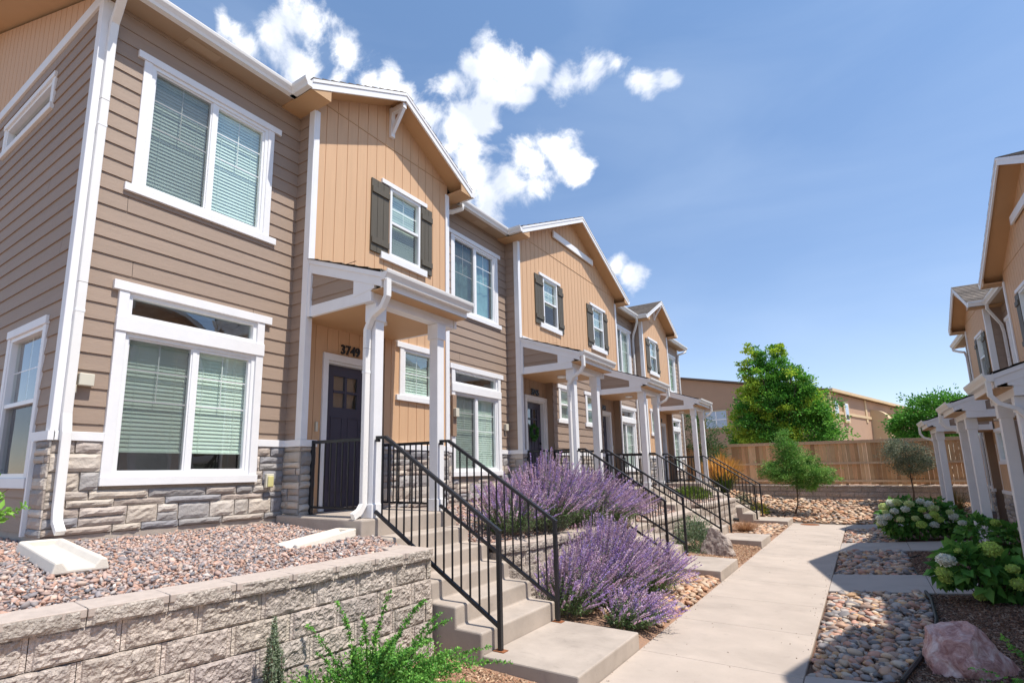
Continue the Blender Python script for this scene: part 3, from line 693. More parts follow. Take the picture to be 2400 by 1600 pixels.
    # --- wall downspouts
    for pts in ([(.33, 1.95, 7.03), (.33, 1.95, 6.92), (.20, 1.97, 6.82), (.07, 1.985, 6.72), (.05, 1.985, 6.5), (.05, 1.985, 2.45), (.095, 1.985, 2.27), (.105, 1.985, 1.58), (.13, 1.985, 1.45), (.24, 1.985, 1.36)],
                [(.33, 8.02, 7.03), (.33, 8.0, 6.93), (.2, 7.85, 6.84), (.08, 7.66, 6.8), (.05, 7.62, 6.7), (.05, 7.62, 2.45), (.10, 7.62, 2.27), (.105, 7.62, 1.35)],
                [(.33, 18.2, 7.03), (.33, 18.25, 6.9), (.2, 18.4, 6.7), (.08, 18.5, 6.5), (.05, 18.53, 6.3), (.05, 18.53, 2.45), (.10, 18.53, 2.27), (.105, 18.53, 1.35)],
                [(.33, 24.7, 7.03), (.33, 24.68, 6.93), (.2, 24.5, 6.83), (.08, 24.4, 6.78), (.05, 24.38, 6.6), (.05, 24.38, 1.4)]):
        ds(par, pts)
    # --- gable ends, corner boards, main roof
    for yy, frs, near in ((1.904, facing_cam(1.904), True), (24.45, facing_far(24.45), False)):
        hs = [(-3.04, -1.34, 6.28, 6.63), (-1.55, -.52, 1.85, 3.40)] if near else []
        lap(frs, -9.4, 0, 1.33, 6.96, 0, hs).build('siding', m_sids, par)
        cb2 = MB(); s = -1 if near else 1
        cb2.box(-.085, .0, min(yy, yy+.028*s), max(yy, yy+.028*s), 2.289, 6.98); cb2.box(.001, .028, min(yy+.028*s, yy-.08*s), max(yy+.028*s, yy-.08*s), 2.289, 7.0)
        cb2.build('corner_board', m_wht, par, bevel=.003)
        MB(frs).box(-9.4, 0.03, -.01, .03, 6.96, 7.10).build('belly_band', m_wht, par, bevel=.003)
        pt = panel(frs, -9.4, 0.0, 7.10, lambda u: 7.10+PT*(4.7-abs(u+4.7)), .0, (), peak=-4.7); pt.build('wall_panel', m_org, par)
        if near:
            window(frs, par, -3.04, -1.34, 6.28, 6.63, 0, 'fixed', 0, (-3.13, -1.25, .07, .08), .09)
            window(frs, par, -1.55, -.52, 1.85, 3.40, 0, 'hung', 0, (-1.63, -.43, .09, .1), .08)
            stones(frs, -.30, .04, 1.31, 2.20, 0, (), 1.0, seed=91).build('stone_veneer', m_stone, par)
            MB(frs).box(-.34, -.302, -.01, .055, 1.31, 2.20).build('corner_board', m_wht, par)
            MB(frs).box(-.42, .045, -.01, .045, 2.20, 2.287).build('belly_band', m_wht, par)
            MB(frs).box(-9.4, 0.0, -.05, -.001, .8, 1.345).build('foundation', m_conc, par)
    xr = -4.7
    for s in (-1, 1):
        xe = .29 if s > 0 else xr-(.29-xr); ze = 7.14; zr = ze+PT*abs(xr-.29)
        rr_ = MB(); nst = 24
        for i in range(nst):
            t0, t1 = i/nst, (i+1)/nst; xa, xb = xe+(xr-xe)*t0, xe+(xr-xe)*t1; za, zb = ze+(zr-ze)*t0, ze+(zr-ze)*t1
            y = 1.48
            while y < 24.87:
                y2 = min(24.87, y+rnd.uniform(.4, 1.1)); cc = (rnd.uniform(.75, 1.25),)*3
                rr_.poly([(xa, y, za+.02), (xa, y2, za+.02), (xb, y2, zb+.003), (xb, y, zb+.003)], cc); rr_.poly([(xa, y, za), (xa, y2, za), (xa, y2, za+.02), (xa, y, za+.02)], cc); y = y2
        rr_.build('roof', m_shing, par)
        MB().prism([(xe, 1.5, ze-.12), (xr, 1.5, zr-.12), (xr, 1.5, zr-.003), (xe, 1.5, ze-.003)], (0, .43, 0)).build('soffit', m_sof, par)
        sf = MB(); sf.prism([(xe, 24.42, ze-.12), (xr, 24.42, zr-.12), (xr, 24.42, zr-.003), (xe, 24.42, ze-.003)], (0, .43, 0)); sf.build('soffit', m_sof, par)
        for y0_, y1_ in ((1.47, 1.5), (24.85, 24.88)):
            rk = MB(); rk.prism([(xe, y0_, ze-.15), (xr, y0_, zr-.15), (xr, y0_, zr-.001), (xe, y0_, ze-.001)], (0, y1_-y0_, 0))
            rk.build('rake_board', m_wht, par)
    bkw = MB(); bkw.box(-9.42, -9.4, 1.91, 24.44, .9, 7.1); bkw.build('rear_wall', m_org, par)
    cg = MB(); cg.box(-9.4, -.78, 1.93, 24.42, 6.9, 6.95); cg.box(-.78, -.0, 1.93, 24.42, 6.9, 6.95); cg.build('attic_floor', m_dark, par)

left = thing('townhouse_row', (0, 1.904, .9), 'brown and tan two-storey townhouse row on the left, raised above its concrete steps', 'townhouse')
row(left, True)
TR[:] = [-1, 9.6, .25, -1.12]
right = thing('townhouse_row', (0, 1.904, .9), 'shaded townhouse row at the right edge with white porches near path level', 'townhouse')
row(right, False, .2)  # unseen main roof flattened so the windows opposite mirror the sky
TR[:] = [1, 0, 0, 0]
# ================================================================== SITE
WX = [(-1.5, 2.22), (1.1, 2.34), (2.8, 2.50), (4.44, 2.53)]      # wall line near the camera (y, x)
def wall_x(y):
    for (ya, xa), (yb, xb) in zip(WX[:-1], WX[1:]):
        if y <= yb: return xa+(xb-xa)*(y-ya)/(yb-ya)
    return 2.55
STY = [(4.50, 6.01), (10.12, 11.63), (14.62, 16.13), (20.2, 21.71)]
PSY = [(4.36, 6.12), (10.10, 11.76), (14.5, 16.16), (20.08, 21.74)]
WALLTOP = [1.10, .93, .80, .86]
def fbm(x, y, s=1.0, seed=0):
    return mnoise.noise(Vector((x*s+seed, y*s, seed*1.7)))
def sheet(name, x0, x1, y0, y1, nx, ny, fn, m, label=None, kind='structure', inside=None):
    V = []; F = []
    for j in range(ny+1):
        for i in range(nx+1):
            x = x0+(x1-x0)*i/nx; y = y0+(y1-y0)*j/ny; V.append((x, y, fn(x, y)))
    for j in range(ny):
        for i in range(nx):
            q = j*(nx+1)+i
            if inside:
                cx, cy = x0+(x1-x0)*(i+.5)/nx, y0+(y1-y0)*(j+.5)/ny
                if not inside(cx, cy): continue
            F.append((q, q+1, q+nx+2, q+nx+1))
    o = np_mesh(name, np.array(V), np.array(F), m, cols=np.ones((len(F), 3)), smooth=True)
    if kind: tag(o, label, None, None, kind)
    return o
def upper_z(x, y):      # planted terrace between wall and building
    if y < 4.47: return 1.235-.055*max(0, x)-.14*max(0, x-1.8)
    k = 1 if y < 11 else (2 if y < 16.2 else 3)
    t = WALLTOP[k]-.05; b = 1.25; return t+(b-t)*max(0, min(1, (2.3-x)/1.9))
def low_left(x, y): return .03+.05*max(0, 4.08-x)/1.5-.05*max(0, x-4.0)/.083
def right_z(x, y): return .0+.085*(x-5.58)
def far_z(x, y):
    t = max(0, min(1, (y-21.5)/4.3)); b = .52*t**1.2+(.02 if x > 4 else .02)
    L_ = max(0, min(1, (3.6-x)/2.6)); return b+(1.0-b)*L_**1.1*.9
# ground
g = sheet('ground', -60, 80, -30, 120, 40, 40, lambda x, y: -.12, m_earth, 'bare tan ground around the buildings')
# ---- sidewalk and paths
def slab_run(mb, x0, x1, ys, z0f, z1f, th=.1, gap=.006):
    for a, b in zip(ys[:-1], ys[1:]):
        a_, b_ = a+gap/2, b-gap/2; cc = (1+rnd.uniform(-.035, .035),)*3
        za, zb = z0f, z1f
        i = mb.vs([(x0, a_, za-th), (x1, a_, zb-th), (x1, b_, zb-th), (x0, b_, za-th), (x0, a_, za), (x1, a_, zb), (x1, b_, zb), (x0, b_, za)])
        for q in ((0,3,2,1),(4,5,6,7),(0,1,5,4),(1,2,6,5),(2,3,7,6),(3,0,4,7)): mb.f.append(tuple(i+k for k in q)); mb.c.append(cc)
swm = MB(); slab_run(swm, 4.085, 5.577, [-4.52+1.5*i for i in range(17)]+[21.5], 0, 0)
tag(swm.build('sidewalk', m_walk, bevel=.006), 'long beige concrete sidewalk between the two townhouse rows', kind='structure')
for i, (ya, yb) in enumerate([(4.45, 6.07), (10.2, 11.76), (14.92, 16.5), (19.97, 21.5)]):
    pm = MB()
    for xa, xb in ((5.583, 6.85), (6.856, 8.1)):
        slab_run(pm, xa, xb, [ya, yb], .002+.085*(xa-5.58), .002+.085*(xb-5.58))
    tag(pm.build('path', m_path, bevel=.006), ['concrete path at the bottom right corner', 'concrete path behind the near hydrangea', 'concrete path in front of the big hydrangea', 'farthest concrete path on the right'][i], kind='structure')
rp = MB()
for a, b in ((4.7, 6.5), (10.3, 12.1), (14.6, 16.5), (20.2, 22.1)): rp.box(8.0, 9.62, a, b, .05, .222)
tag(rp.build('porch_floor', m_conc, bevel=.01), 'shaded concrete porch floors of the right row', kind='structure')
# ---- stairs
for i, ((a, b), (pa, pb)) in enumerate(zip(STY, PSY)):
    st = thing('concrete_stairs', (3.5, a, 0), ['nearest concrete steps, leading up to door 3749', 'second concrete steps from the camera, up to door 3745 with the wreath', 'third concrete steps from the camera, beyond the split boulder', 'farthest concrete steps, next to the small tree in the rock bed'][i], 'steps', 'concrete front steps')
    T = .311; prof = [(1.3, 1.10), (1.588, 1.1445)]
    pts = [(3.09+.02, .0), (3.09+.012, .162+.1965)]
    for k in range(1, 5):
        x = 3.09-T*(k-1); z = .162+.1965*k
        pts += [(x-T+.012+.006, z+.004), (x-T+.012, z+.1965)]
    pts += [(1.589, .162+.1965*5+.004), (1.589, -.05)]
    pts[0] = (3.10, -.05)
    s_ = MB(); s_.prism([(x, a, z) for x, z in pts], (0, b-a, 0)); s_.build('steps', m_conc, st, bevel=.022, seg=3)
    l_ = MB(); l_.box(3.102, 4.08, a-.0, b+.0, -.05, .162); l_.build('landing', m_conc, st, bevel=.014, seg=2)
    p_ = MB(); p_.box(.02, 1.588, pa, pb, .60, 1.341); p_.build('porch_slab', m_conc, st, bevel=.02, seg=2)
# ---- railings
def bar(mb, p, q, hw, hh): mb.tube([p, q], (hw, hh), square='x'); return mb
def stair_rail(y, label, i, ys=None):
    ys = y if ys is None else ys; yx = lambda x: ys+(y-ys)*min(1, max(0, (x-1.6)/1.58))
    r = thing('stair_railing', (3.18, y, .162), label, 'railing', 'black handrails on the front steps')
    tb = MB(); tb.tube([(1.557, ys, 2.265), (1.70, yx(1.7), 2.265), (3.205, y, 1.262)], (.021, .019), square='x'); tb.build('top_rail', m_iron, r, bevel=.003)
    bb = MB(); bb.tube([(1.557, ys, 1.42), (3.165, y, .385)], (.017, .019), square='x'); bb.build('bottom_rail', m_iron, r, bevel=.002)
    MB().box(3.158, 3.202, y-.022, y+.022, .164, 1.27).build('post', m_iron, r, bevel=.003)
    MB().box(3.12, 3.24, y-.045, y+.045, .1625, .170).build('base_plate', m_rust, r)
    mb_ = MB(); mb_.box(1.553, 1.60, ys-.02, ys+.02, 2.215, 2.245); mb_.build('wall_bracket', m_iron, r)
    for k in range(14):
        x = 1.66+k*.1075; zt = 2.265-.667*max(0, x-1.70)-.01; zb = 1.42-.6437*(x-1.557)+.0
        yy = yx(x); MB().box(x-.0075, x+.0075, yy-.0075, yy+.0075, zb, zt).build('picket', m_iron, r)
def porch_rail(x0, x1, y, label, wide=True):
    r = thing('porch_railing', (x0, y, 1.341), label, 'railing', 'black railings at the porch sides')
    MB().box(x0, x1, y-.018, y+.018, 2.235, 2.275).build('top_rail', m_iron, r, bevel=.003)
    MB().box(x0, x1, y-.016, y+.016, 1.42, 1.448).build('bottom_rail', m_iron, r, bevel=.002)
    MB().box(x0-.045, x0, y-.022, y+.022, 1.343, 2.28).build('post', m_iron, r, bevel=.002)
    MB().box(x0-.085, x0+.04, y-.05, y+.05, 1.3415, 1.349).build('base_plate', m_iron, r)
    n = 8
    for k in range(n):
        x = x0+(x1-x0)*(k+1)/(n+1)
        MB().box(x-.0075, x+.0075, y-.0075, y+.0075, 1.448, 2.235).build('picket', m_iron, r)
ordn = ['nearest steps', 'second steps, in front of the wreath door', 'third steps, beyond the split boulder', 'farthest steps, by the small tree']
for i, (a, b) in enumerate(STY):
    stair_rail(a+.2, 'black handrail on the camera side of the '+ordn[i], i, a+.10); stair_rail(b-.09, 'black handrail on the far side of the '+ordn[i], i, b-.22)
    p0 = PORCH[i][0]; mir = PORCH[i][2]
    y1 = p0+.16; y2 = p0+1.40
    if mir: y1 = PORCH[i][1]-1.40; y2 = PORCH[i][1]-.16
    porch_rail(.40, 1.385, y1, 'black porch railing, near side of the porch with number '+PORCH[i][3]); porch_rail(.42, 1.385, y2, 'black porch railing, far side of the porch with number '+PORCH[i][3])
# ---- block walls
def block_wall(name, path, ztop, zbot, label, res=.02, L_=.455, H_=.195, caph=.1, capd=.30, flip=1, cap_l=.43, seed=0, cap=True, gap=.005):
    P = [Vector((x, y, 0)) for x, y in path]; seg = [(P[i+1]-P[i]).length for i in range(len(P)-1)]; tot = sum(seg)
    def at(s):
        for i, l_ in enumerate(seg):
            if s <= l_ or i == len(seg)-1:
                d = (P[i+1]-P[i]).normalized(); return P[i]+d*s, Vector((d.y, -d.x, 0))*flip
            s -= l_
    root = thing(name, (path[0][0], path[0][1], zbot), label, 'retaining wall', 'split-face block walls')
    r = random.Random(seed)
    def face(mb, s0, s1, z0, z1, off, amp, rs, col, cap_=False):
        nz_ = max(2, int((z1-z0)/rs)); o = Vector((r.random()*90, r.random()*90, 0)); gp = []
        jw = .024 if rs < .04 and not cap_ and s1-s0 > .16 else 0
        m_n = max(2, int((s1-s0)/rs)); S = [s0+(s1-s0)*i/m_n for i in range(m_n+1)]
        if jw: S = [s0, s0+jw]+[s0+jw+.006+(s1-s0-2*jw-.012)*i/m_n for i in range(m_n+1)]+[s1-jw, s1]
        nu = len(S)-1
        for j in range(nz_+1):
            for i in range(nu+1):
                s = S[i]; z = z0+(z1-z0)*j/nz_; p, n = at(s)
                de = min(s-s0, s1-s)-(jw+.003 if jw else 0); ed = max(0, min(1, de/.02)); ez = min(min(j, nz_-j)*(z1-z0)/nz_, .014)/.014
                q = Vector(((s-s0)*16, (z-z0)*20, 0))+o
                nn = mnoise.noise(q*.5)*.5+mnoise.noise(q)*.55+mnoise.noise(q*2.6)*.55
                dd = off+(amp*(nn+.35))*min(ed, ez)-(.010 if jw and de < 0 else 0)*1-.004*(1-min(ed, ez))
                gp.append((p.x+n.x*dd, p.y+n.y*dd, z))
        i0 = mb.vs(gp); W_ = nu+1
        for j in range(nz_):
            for i in range(nu):
                q = i0+j*W_+i; mb.f.append((q, q+1, q+W_+1, q+W_)); mb.c.append(tuple(min(2, x*1.3) for x in col) if jw and (i < 1 or i >= nu-1) else col)
        # returns: top, bottom, ends back to depth
        pts = {}
        (pa, na), (pb, nb_) = at(s0), at(s1); bk = -.06
        A = [(pa.x+na.x*bk, pa.y+na.y*bk, z0), (pb.x+nb_.x*bk, pb.y+nb_.y*bk, z0), (pb.x+nb_.x*bk, pb.y+nb_.y*bk, z1), (pa.x+na.x*bk, pa.y+na.y*bk, z1)]
        j0 = mb.vs(A)
        bot = [i0+k for k in range(W_)]; top = [i0+nz_*W_+k for k in range(W_)]
        for k in range(W_-1):
            mb.f.append((bot[k], bot[k+1], j0+1, j0) if k == 0 and False else (bot[k], bot[k+1], j0+(1 if k >= (W_-1)//2 else 0))); mb.c.append(col)
            mb.f.append((top[k+1], top[k], j0+(2 if k >= (W_-1)//2 else 3))); mb.c.append(col)
        mb.f.append((bot[(W_-1)//2], j0, j0+1)); mb.c.append(col); mb.f.append((top[(W_-1)//2], j0+2, j0+3)); mb.c.append(col)
        for k in range(nz_):
            mb.f.append((i0+k*W_, i0+(k+1)*W_, j0 if k < nz_/2 else j0+3)); mb.c.append(col)
            mb.f.append((i0+k*W_+nu, i0+(k+1)*W_+nu, j0+1 if k < nz_/2 else j0+2)); mb.c.append(col)
    body = MB(); z = ztop-(caph if cap else 0); k = 0
    while z > zbot:
        s = -(k % 2)*L_/2-r.uniform(0, .1)
        while s < tot:
            a, b = max(0, s), min(tot, s+L_-gap)
            if b-a > .04: v = r.uniform(.86, 1.1); face(body, a, b, z-H_+gap+.001, z, k*.010, .022, res, (v, v*r.uniform(.97, 1.0), v*r.uniform(.94, 1)))
            s += L_
        z -= H_; k += 1
    body.build('block_courses', m_block, root)
    bkp = MB()
    for i in range(len(P)-1):
        d = (P[i+1]-P[i]).normalized(); n = Vector((d.y, -d.x, 0))*flip; a, b = P[i]-n*.05, P[i+1]-n*.05; c, e = P[i+1]-n*.28, P[i]-n*.28
        bkp.prism([(q.x, q.y, zbot) for q in (a, b, c, e)], (0, 0, ztop-zbot-(caph if cap else 0)-.004))
    bkp.build('core', m_block, root)
    if cap:
        cp = MB(); ct = MB(); s = 0
        while s < tot-.02:
            e = min(tot, s+cap_l*r.uniform(.9, 1.1));
            if tot-e < .12: e = tot
            v = r.uniform(.9, 1.1); face(cp, s+.002, e-.004, ztop-caph, ztop, .035, .014, res, (v, v, v*.98))
            (pa, na), (pb, nb_) = at(s+.001), at(e-.002); sub_ = 6
            fr_ = []; 
            for q in range(sub_+1):
                p, n = at(s+.002+(e-s-.006)*q/sub_); fr_.append((p.x+n.x*.034, p.y+n.y*.034, ztop+.001))
            bkk = [(pb.x-nb_.x*(capd-.04), pb.y-nb_.y*(capd-.04), ztop+.001), (pa.x-na.x*(capd-.04), pa.y-na.y*(capd-.04), ztop+.001)]
            ct.prism([(x, y, z_-.05) for x, y, z_ in fr_+bkk], (0, 0, .05)); s = e
        cp.build('cap_face', m_block, root); ct.build('cap_top', m_cap, root, bevel=.004)
    return root
w1 = block_wall('retaining_wall', [(x, y) for y, x in WX], 1.10, -.15, 'tall grey split-face block wall in the left foreground', res=.016, seed=3)
cr = MB(); cr.prism([(2.24, 4.12, 1.03), (2.24, 4.46, 1.03), (1.62, 4.46, 1.03), (1.62, 4.36, 1.03)], (0, 0, .071)); cr.build('cap_top', m_cap, w1, bevel=.004)
block_wall('retaining_wall', [(2.34, 6.02), (2.50, 6.6), (2.56, 8), (2.55, 10.11)], .93, -.1, 'low block wall behind the lavender between the first and second steps', res=.03, seed=4)
block_wall('retaining_wall', [(2.45, 11.64), (2.56, 12.4), (2.55, 14.6)], .80, -.1, 'low block wall behind the grey-green shrub between second and third steps', res=.04, seed=5)
block_wall('retaining_wall', [(2.45, 16.14), (2.58, 17), (2.6, 20.18)], .86, -.1, 'low block wall between the third and fourth steps', res=.05, seed=6)
fw_ = block_wall('retaining_wall', [(-3, 25.9), (13.5, 25.9)], 1.12, .0, 'brown block wall below the wooden fence', res=.07, gap=.016, cap=True, caph=.06, seed=8, cap_l=.45)
# ---- bed sheets
inw = lambda x, y: not (x < -.0 and y > 1.9) and x < wall_x(y)-.12
sheet('planting_bed', -7, 2.35, -2, 4.5, 60, 40, upper_z, m_soil, 'gravel bed above the tall block wall', inside=inw)
for k, (a, b) in enumerate([(6.02, 10.12), (11.63, 14.62), (16.14, 20.2)]):
    sheet('planting_bed', .0, 2.36, a, b, 14, 16, upper_z, m_soil, 'terraced gravel bed '+['between first and second steps', 'between second and third steps', 'between third and fourth steps'][k])
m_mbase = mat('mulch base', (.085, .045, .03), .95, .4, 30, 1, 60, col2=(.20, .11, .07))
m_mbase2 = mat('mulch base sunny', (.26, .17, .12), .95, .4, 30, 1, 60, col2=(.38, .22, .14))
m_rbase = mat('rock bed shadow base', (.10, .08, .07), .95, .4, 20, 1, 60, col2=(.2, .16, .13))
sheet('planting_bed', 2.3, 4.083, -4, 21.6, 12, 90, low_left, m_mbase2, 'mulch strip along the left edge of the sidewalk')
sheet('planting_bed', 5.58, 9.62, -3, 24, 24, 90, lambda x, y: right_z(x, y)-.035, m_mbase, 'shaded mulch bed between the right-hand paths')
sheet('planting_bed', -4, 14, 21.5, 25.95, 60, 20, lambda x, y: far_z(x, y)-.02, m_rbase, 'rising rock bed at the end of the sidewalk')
# ---- rocks
def ico(sub):
    b = bmesh.new(); bmesh.ops.create_icosphere(b, subdivisions=sub, radius=1); V = np.array([v.co[:] for v in b.verts]); F = np.array([[v.index for v in f.verts] for f in b.faces]); b.free(); return V, F
ICO1 = ico(1); ICO2 = ico(2)
def rotmats(n, tilt):
    yw = rng.uniform(0, 2*np.pi, n); a = rng.normal(0, tilt, n); b = rng.normal(0, tilt, n)
    def Rz(t): c, s = np.cos(t), np.sin(t); z = np.zeros(n); o = np.ones(n); return np.stack([np.stack([c, -s, z], -1), np.stack([s, c, z], -1), np.stack([z, z, o], -1)], -2)
    def Rx(t): c, s = np.cos(t), np.sin(t); z = np.zeros(n); o = np.ones(n); return np.stack([np.stack([o, z, z], -1), np.stack([z, c, -s], -1), np.stack([z, s, c], -1)], -2)
    def Ry(t): c, s = np.cos(t), np.sin(t); z = np.zeros(n); o = np.ones(n); return np.stack([np.stack([c, z, s], -1), np.stack([z, o, z], -1), np.stack([-s, z, c], -1)], -2)
    return Rz(yw) @ Rx(a) @ Ry(b)
def rocks(name, P, size, pal, label, cat, angular=False, flat=.5, m_=None, kind='stuff'):
    n = len(P); V0, F0 = (ICO1 if angular else ICO2)
    S = size[:, None]*np.stack([rng.uniform(.8, 1.25, n), rng.uniform(.55, .9, n), rng.uniform(flat*.7, flat*1.2, n)], -1)
    V = np.repeat(V0[None], n, 0)
    if angular: V = V*(1+rng.uniform(-.42, .30, (n, len(V0), 1)))
    else:
        k = rng.normal(0, .5, (n, 1, 3)); V = V*(1+.10*np.sin((V*2.1).sum(-1, keepdims=True)*1.5+k[..., :1]*4)+.07*np.sin(V[..., 1:2]*3+k[..., 1:2]*5))
    V = V*S[:, None, :]; V = np.einsum('nij,nvj->nvi', rotmats(n, .5 if angular else .22), V)+P[:, None, :]
    F = F0[None]+(np.arange(n)*len(V0))[:, None, None]; pal = np.array(pal); c = pal[rng.integers(0, len(pal), n)]*rng.uniform(.78, 1.15, (n, 1))
    o = np_mesh(name, V.reshape(-1, 3), F.reshape(-1, 3), m_ or m_rock, cols=np.repeat(c, len(F0), 0), smooth=not angular)
    tag(o, label, cat, None, kind); return o
def pts_in(x0, x1, y0, y1, sp, zf, inside=None, lift=0):
    nx, ny = int((x1-x0)/sp)+1, int((y1-y0)/sp)+1
    X, Y = np.meshgrid(np.linspace(x0, x1, nx), np.linspace(y0, y1, ny)); X = X.ravel()+rng.uniform(-.45, .45, X.size)*sp; Y = Y.ravel()+rng.uniform(-.45, .45, Y.size)*sp
    k = np.array([(inside is None or inside(a, b)) and x0 <= a <= x1 and y0 <= b <= y1 for a, b in zip(X, Y)]); X, Y = X[k], Y[k]
    Z = np.array([zf(a, b) for a, b in zip(X, Y)])+lift+rng.uniform(-.3, .3, len(X))*sp*.3
    return np.stack([X, Y, Z], -1)
PAL_G = [(.56,.36,.28),(.62,.43,.35),(.55,.34,.26),(.52,.36,.30),(.42,.32,.28),(.30,.26,.26),(.24,.23,.24),(.48,.37,.33),(.62,.47,.38),(.56,.34,.25),(.40,.35,.34),(.62,.54,.49),(.34,.30,.30)]
PAL_W = [(.58,.36,.21),(.64,.44,.29),(.50,.29,.18),(.60,.42,.28),(.42,.30,.22),(.66,.50,.36),(.58,.30,.16),(.38,.31,.26),(.46,.26,.17)]
PAL_R = [(.52,.33,.22),(.40,.34,.30),(.28,.25,.24),(.54,.30,.22),(.62,.47,.34),(.36,.25,.19),(.62,.38,.20),(.44,.39,.34),(.20,.18,.17),(.66,.54,.42),(.50,.27,.19),(.58,.40,.27),(.30,.27,.26),(.46,.33,.26)]
nsp = lambda x, y: inw(x, y) and not (.3 < x < 1.45 and abs(y-1.85+.10*(x-.3)) < .17) and not (3.4 < y < 4.3 and abs(x-1.50-.2*(3.86-y)) < .14)
P = np.concatenate([pts_in(-2.2, 2.35, .4, 4.46, .028, upper_z, nsp, .004), pts_in(-2.2, 2.33, .4, 4.46, .055, upper_z, nsp, .02)])
rocks('gravel', P, (.012+.022*rng.uniform(0, 1, len(P))**1.5), PAL_G, 'crushed pink and grey gravel behind the tall block wall', 'gravel', True, .42, m_grav)
for k, (a, b) in enumerate([(6.03, 10.1), (11.65, 14.5), (16.15, 20.1)]):
    P = pts_in(.3, 2.3, a, b, .06 if k else .05, upper_z, None, .01)
    rocks('gravel', P, rng.uniform(.022, .042, len(P)), PAL_G, 'crushed pink gravel on the terrace '+['behind the lavender', 'beside the second steps', 'beside the third steps'][k], 'gravel', True, .42, m_grav)
edge_x = lambda y: 6.74 if y > 10.3 else np.interp(y, [6.1, 6.32, 6.84, 7.5, 8.47, 9.6, 10.6], [6.2, 6.27, 6.45, 6.61, 6.71, 6.76, 6.74])
inr = lambda x, y: x < edge_x(y)-.03
for k, (a, b, lab) in enumerate([(6.12, 10.16, 'river rocks beside the sidewalk in the right foreground'), (11.8, 14.88, 'river rocks between the two middle right-hand paths'), (16.54, 19.93, 'river rocks beside the big hydrangea')]):
    sp = .068 if k == 0 else .085
    P = np.concatenate([pts_in(5.63, 6.76, a, b, sp, lambda x, y: right_z(x, y)-.02, inr, .0), pts_in(5.66, 6.74, a+.03, b, sp*1.35, lambda x, y: right_z(x, y)-.02, inr, .032)])
    rocks('river_rocks', P, (.026+.05*rng.uniform(0, 1, len(P))**1.6)*(1 if k == 0 else 1.2), PAL_R, lab, 'river rocks')
P = np.concatenate([pts_in(3.25, 4.05, 6.9, 10.08, .075, low_left, None, .015), pts_in(3.3, 4.03, 7.2, 10.05, .11, low_left, None, .04)])
rocks('river_rocks', P, (.03+.045*rng.uniform(0, 1, len(P))**1.4), PAL_W, 'sunlit tan river rocks beyond the lavender', 'river rocks')
# scattered litter on the concrete
nl_ = 260; PL = np.stack([rng.uniform(4.1, 5.6, nl_)**1, rng.uniform(4, 21, nl_), np.full(nl_, .004)], -1); ed_ = rng.random(nl_) < .75; PL[ed_, 0] = np.where(rng.random(ed_.sum()) < .6, 4.09+np.abs(rng.normal(0, .05, ed_.sum())), 5.57-np.abs(rng.normal(0, .06, ed_.sum())))
rocks('gravel', PL, rng.uniform(.003, .009, nl_), [(.3,.22,.17),(.2,.15,.12),(.4,.3,.24)], 'tiny stones and grit strewn along the sidewalk edges', 'gravel', True, .6, m_grav)
P = pts_in(3.45, 4.05, 16.9, 20.15, .1, low_left, None, .02); rocks('river_rocks', P, rng.uniform(.04, .08, len(P)), PAL_W, 'tan river rocks before the farthest steps', 'river rocks')
P = np.concatenate([pts_in(.2, 9.3, 21.62, 25.8, .14, far_z, lambda x, y: (x > 5.7 or y > 21.62) and not (x < 1.6 and y < 21.8), .02)])
rocks('river_rocks', P, (.05+.06*rng.uniform(0, 1, len(P))**1.5), PAL_W, 'tan rocks rising to the block wall under the fence', 'river rocks')
# ---- mulch chips
def chips(P, pal, label, size=.05):
    n = len(P); L0 = rng.uniform(.4, 1.3, n)*size; W0 = rng.uniform(.004, .011, n); yw = rng.uniform(0, 6.28, n); tl = rng.normal(0, .35, n)
    d = np.stack([np.cos(yw)*np.cos(tl), np.sin(yw)*np.cos(tl), np.sin(tl)], -1)*L0[:, None]/2; s = np.stack([-np.sin(yw), np.cos(yw), rng.normal(0, .3, n)], -1)*W0[:, None]
    t = np.array([0, 0, .004])
    V = np.stack([P-d-s, P-d+s, P+d+s*.6, P+d-s*.6, P-d-s-t*2, P-d+s-t*2, P+d+s*.6-t*2, P+d-s*.6-t*2], 1).reshape(-1, 3)
    q = np.array([[0,1,2,3],[0,3,7,4],[1,0,4,5],[2,1,5,6],[3,2,6,7]]); F = (q[None]+(np.arange(n)*8)[:, None, None]).reshape(-1, 4)
    pal = np.array(pal); c = pal[rng.integers(0, len(pal), n)]*rng.uniform(.6, 1.3, (n, 1))
    tag(np_mesh('mulch', V, F, m_mulch, cols=np.repeat(c, 5, 0)), label, 'mulch', None, 'stuff')
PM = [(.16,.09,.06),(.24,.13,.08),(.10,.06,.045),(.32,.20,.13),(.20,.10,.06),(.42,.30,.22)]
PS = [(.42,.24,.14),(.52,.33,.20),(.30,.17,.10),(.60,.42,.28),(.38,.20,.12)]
inm = lambda x, y: x > edge_x(y)+.0
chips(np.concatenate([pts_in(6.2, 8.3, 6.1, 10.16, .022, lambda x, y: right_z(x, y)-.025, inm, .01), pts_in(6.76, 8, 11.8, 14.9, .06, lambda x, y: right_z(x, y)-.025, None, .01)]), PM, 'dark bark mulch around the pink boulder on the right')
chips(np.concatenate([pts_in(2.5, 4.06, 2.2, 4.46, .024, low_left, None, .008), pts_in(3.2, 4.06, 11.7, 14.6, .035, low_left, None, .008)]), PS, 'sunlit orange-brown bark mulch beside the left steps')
chips(pts_in(2.7, 3.6, 16.3, 20.1, .06, low_left, None, .008), PS, 'bark mulch below the fourth block wall', .09)
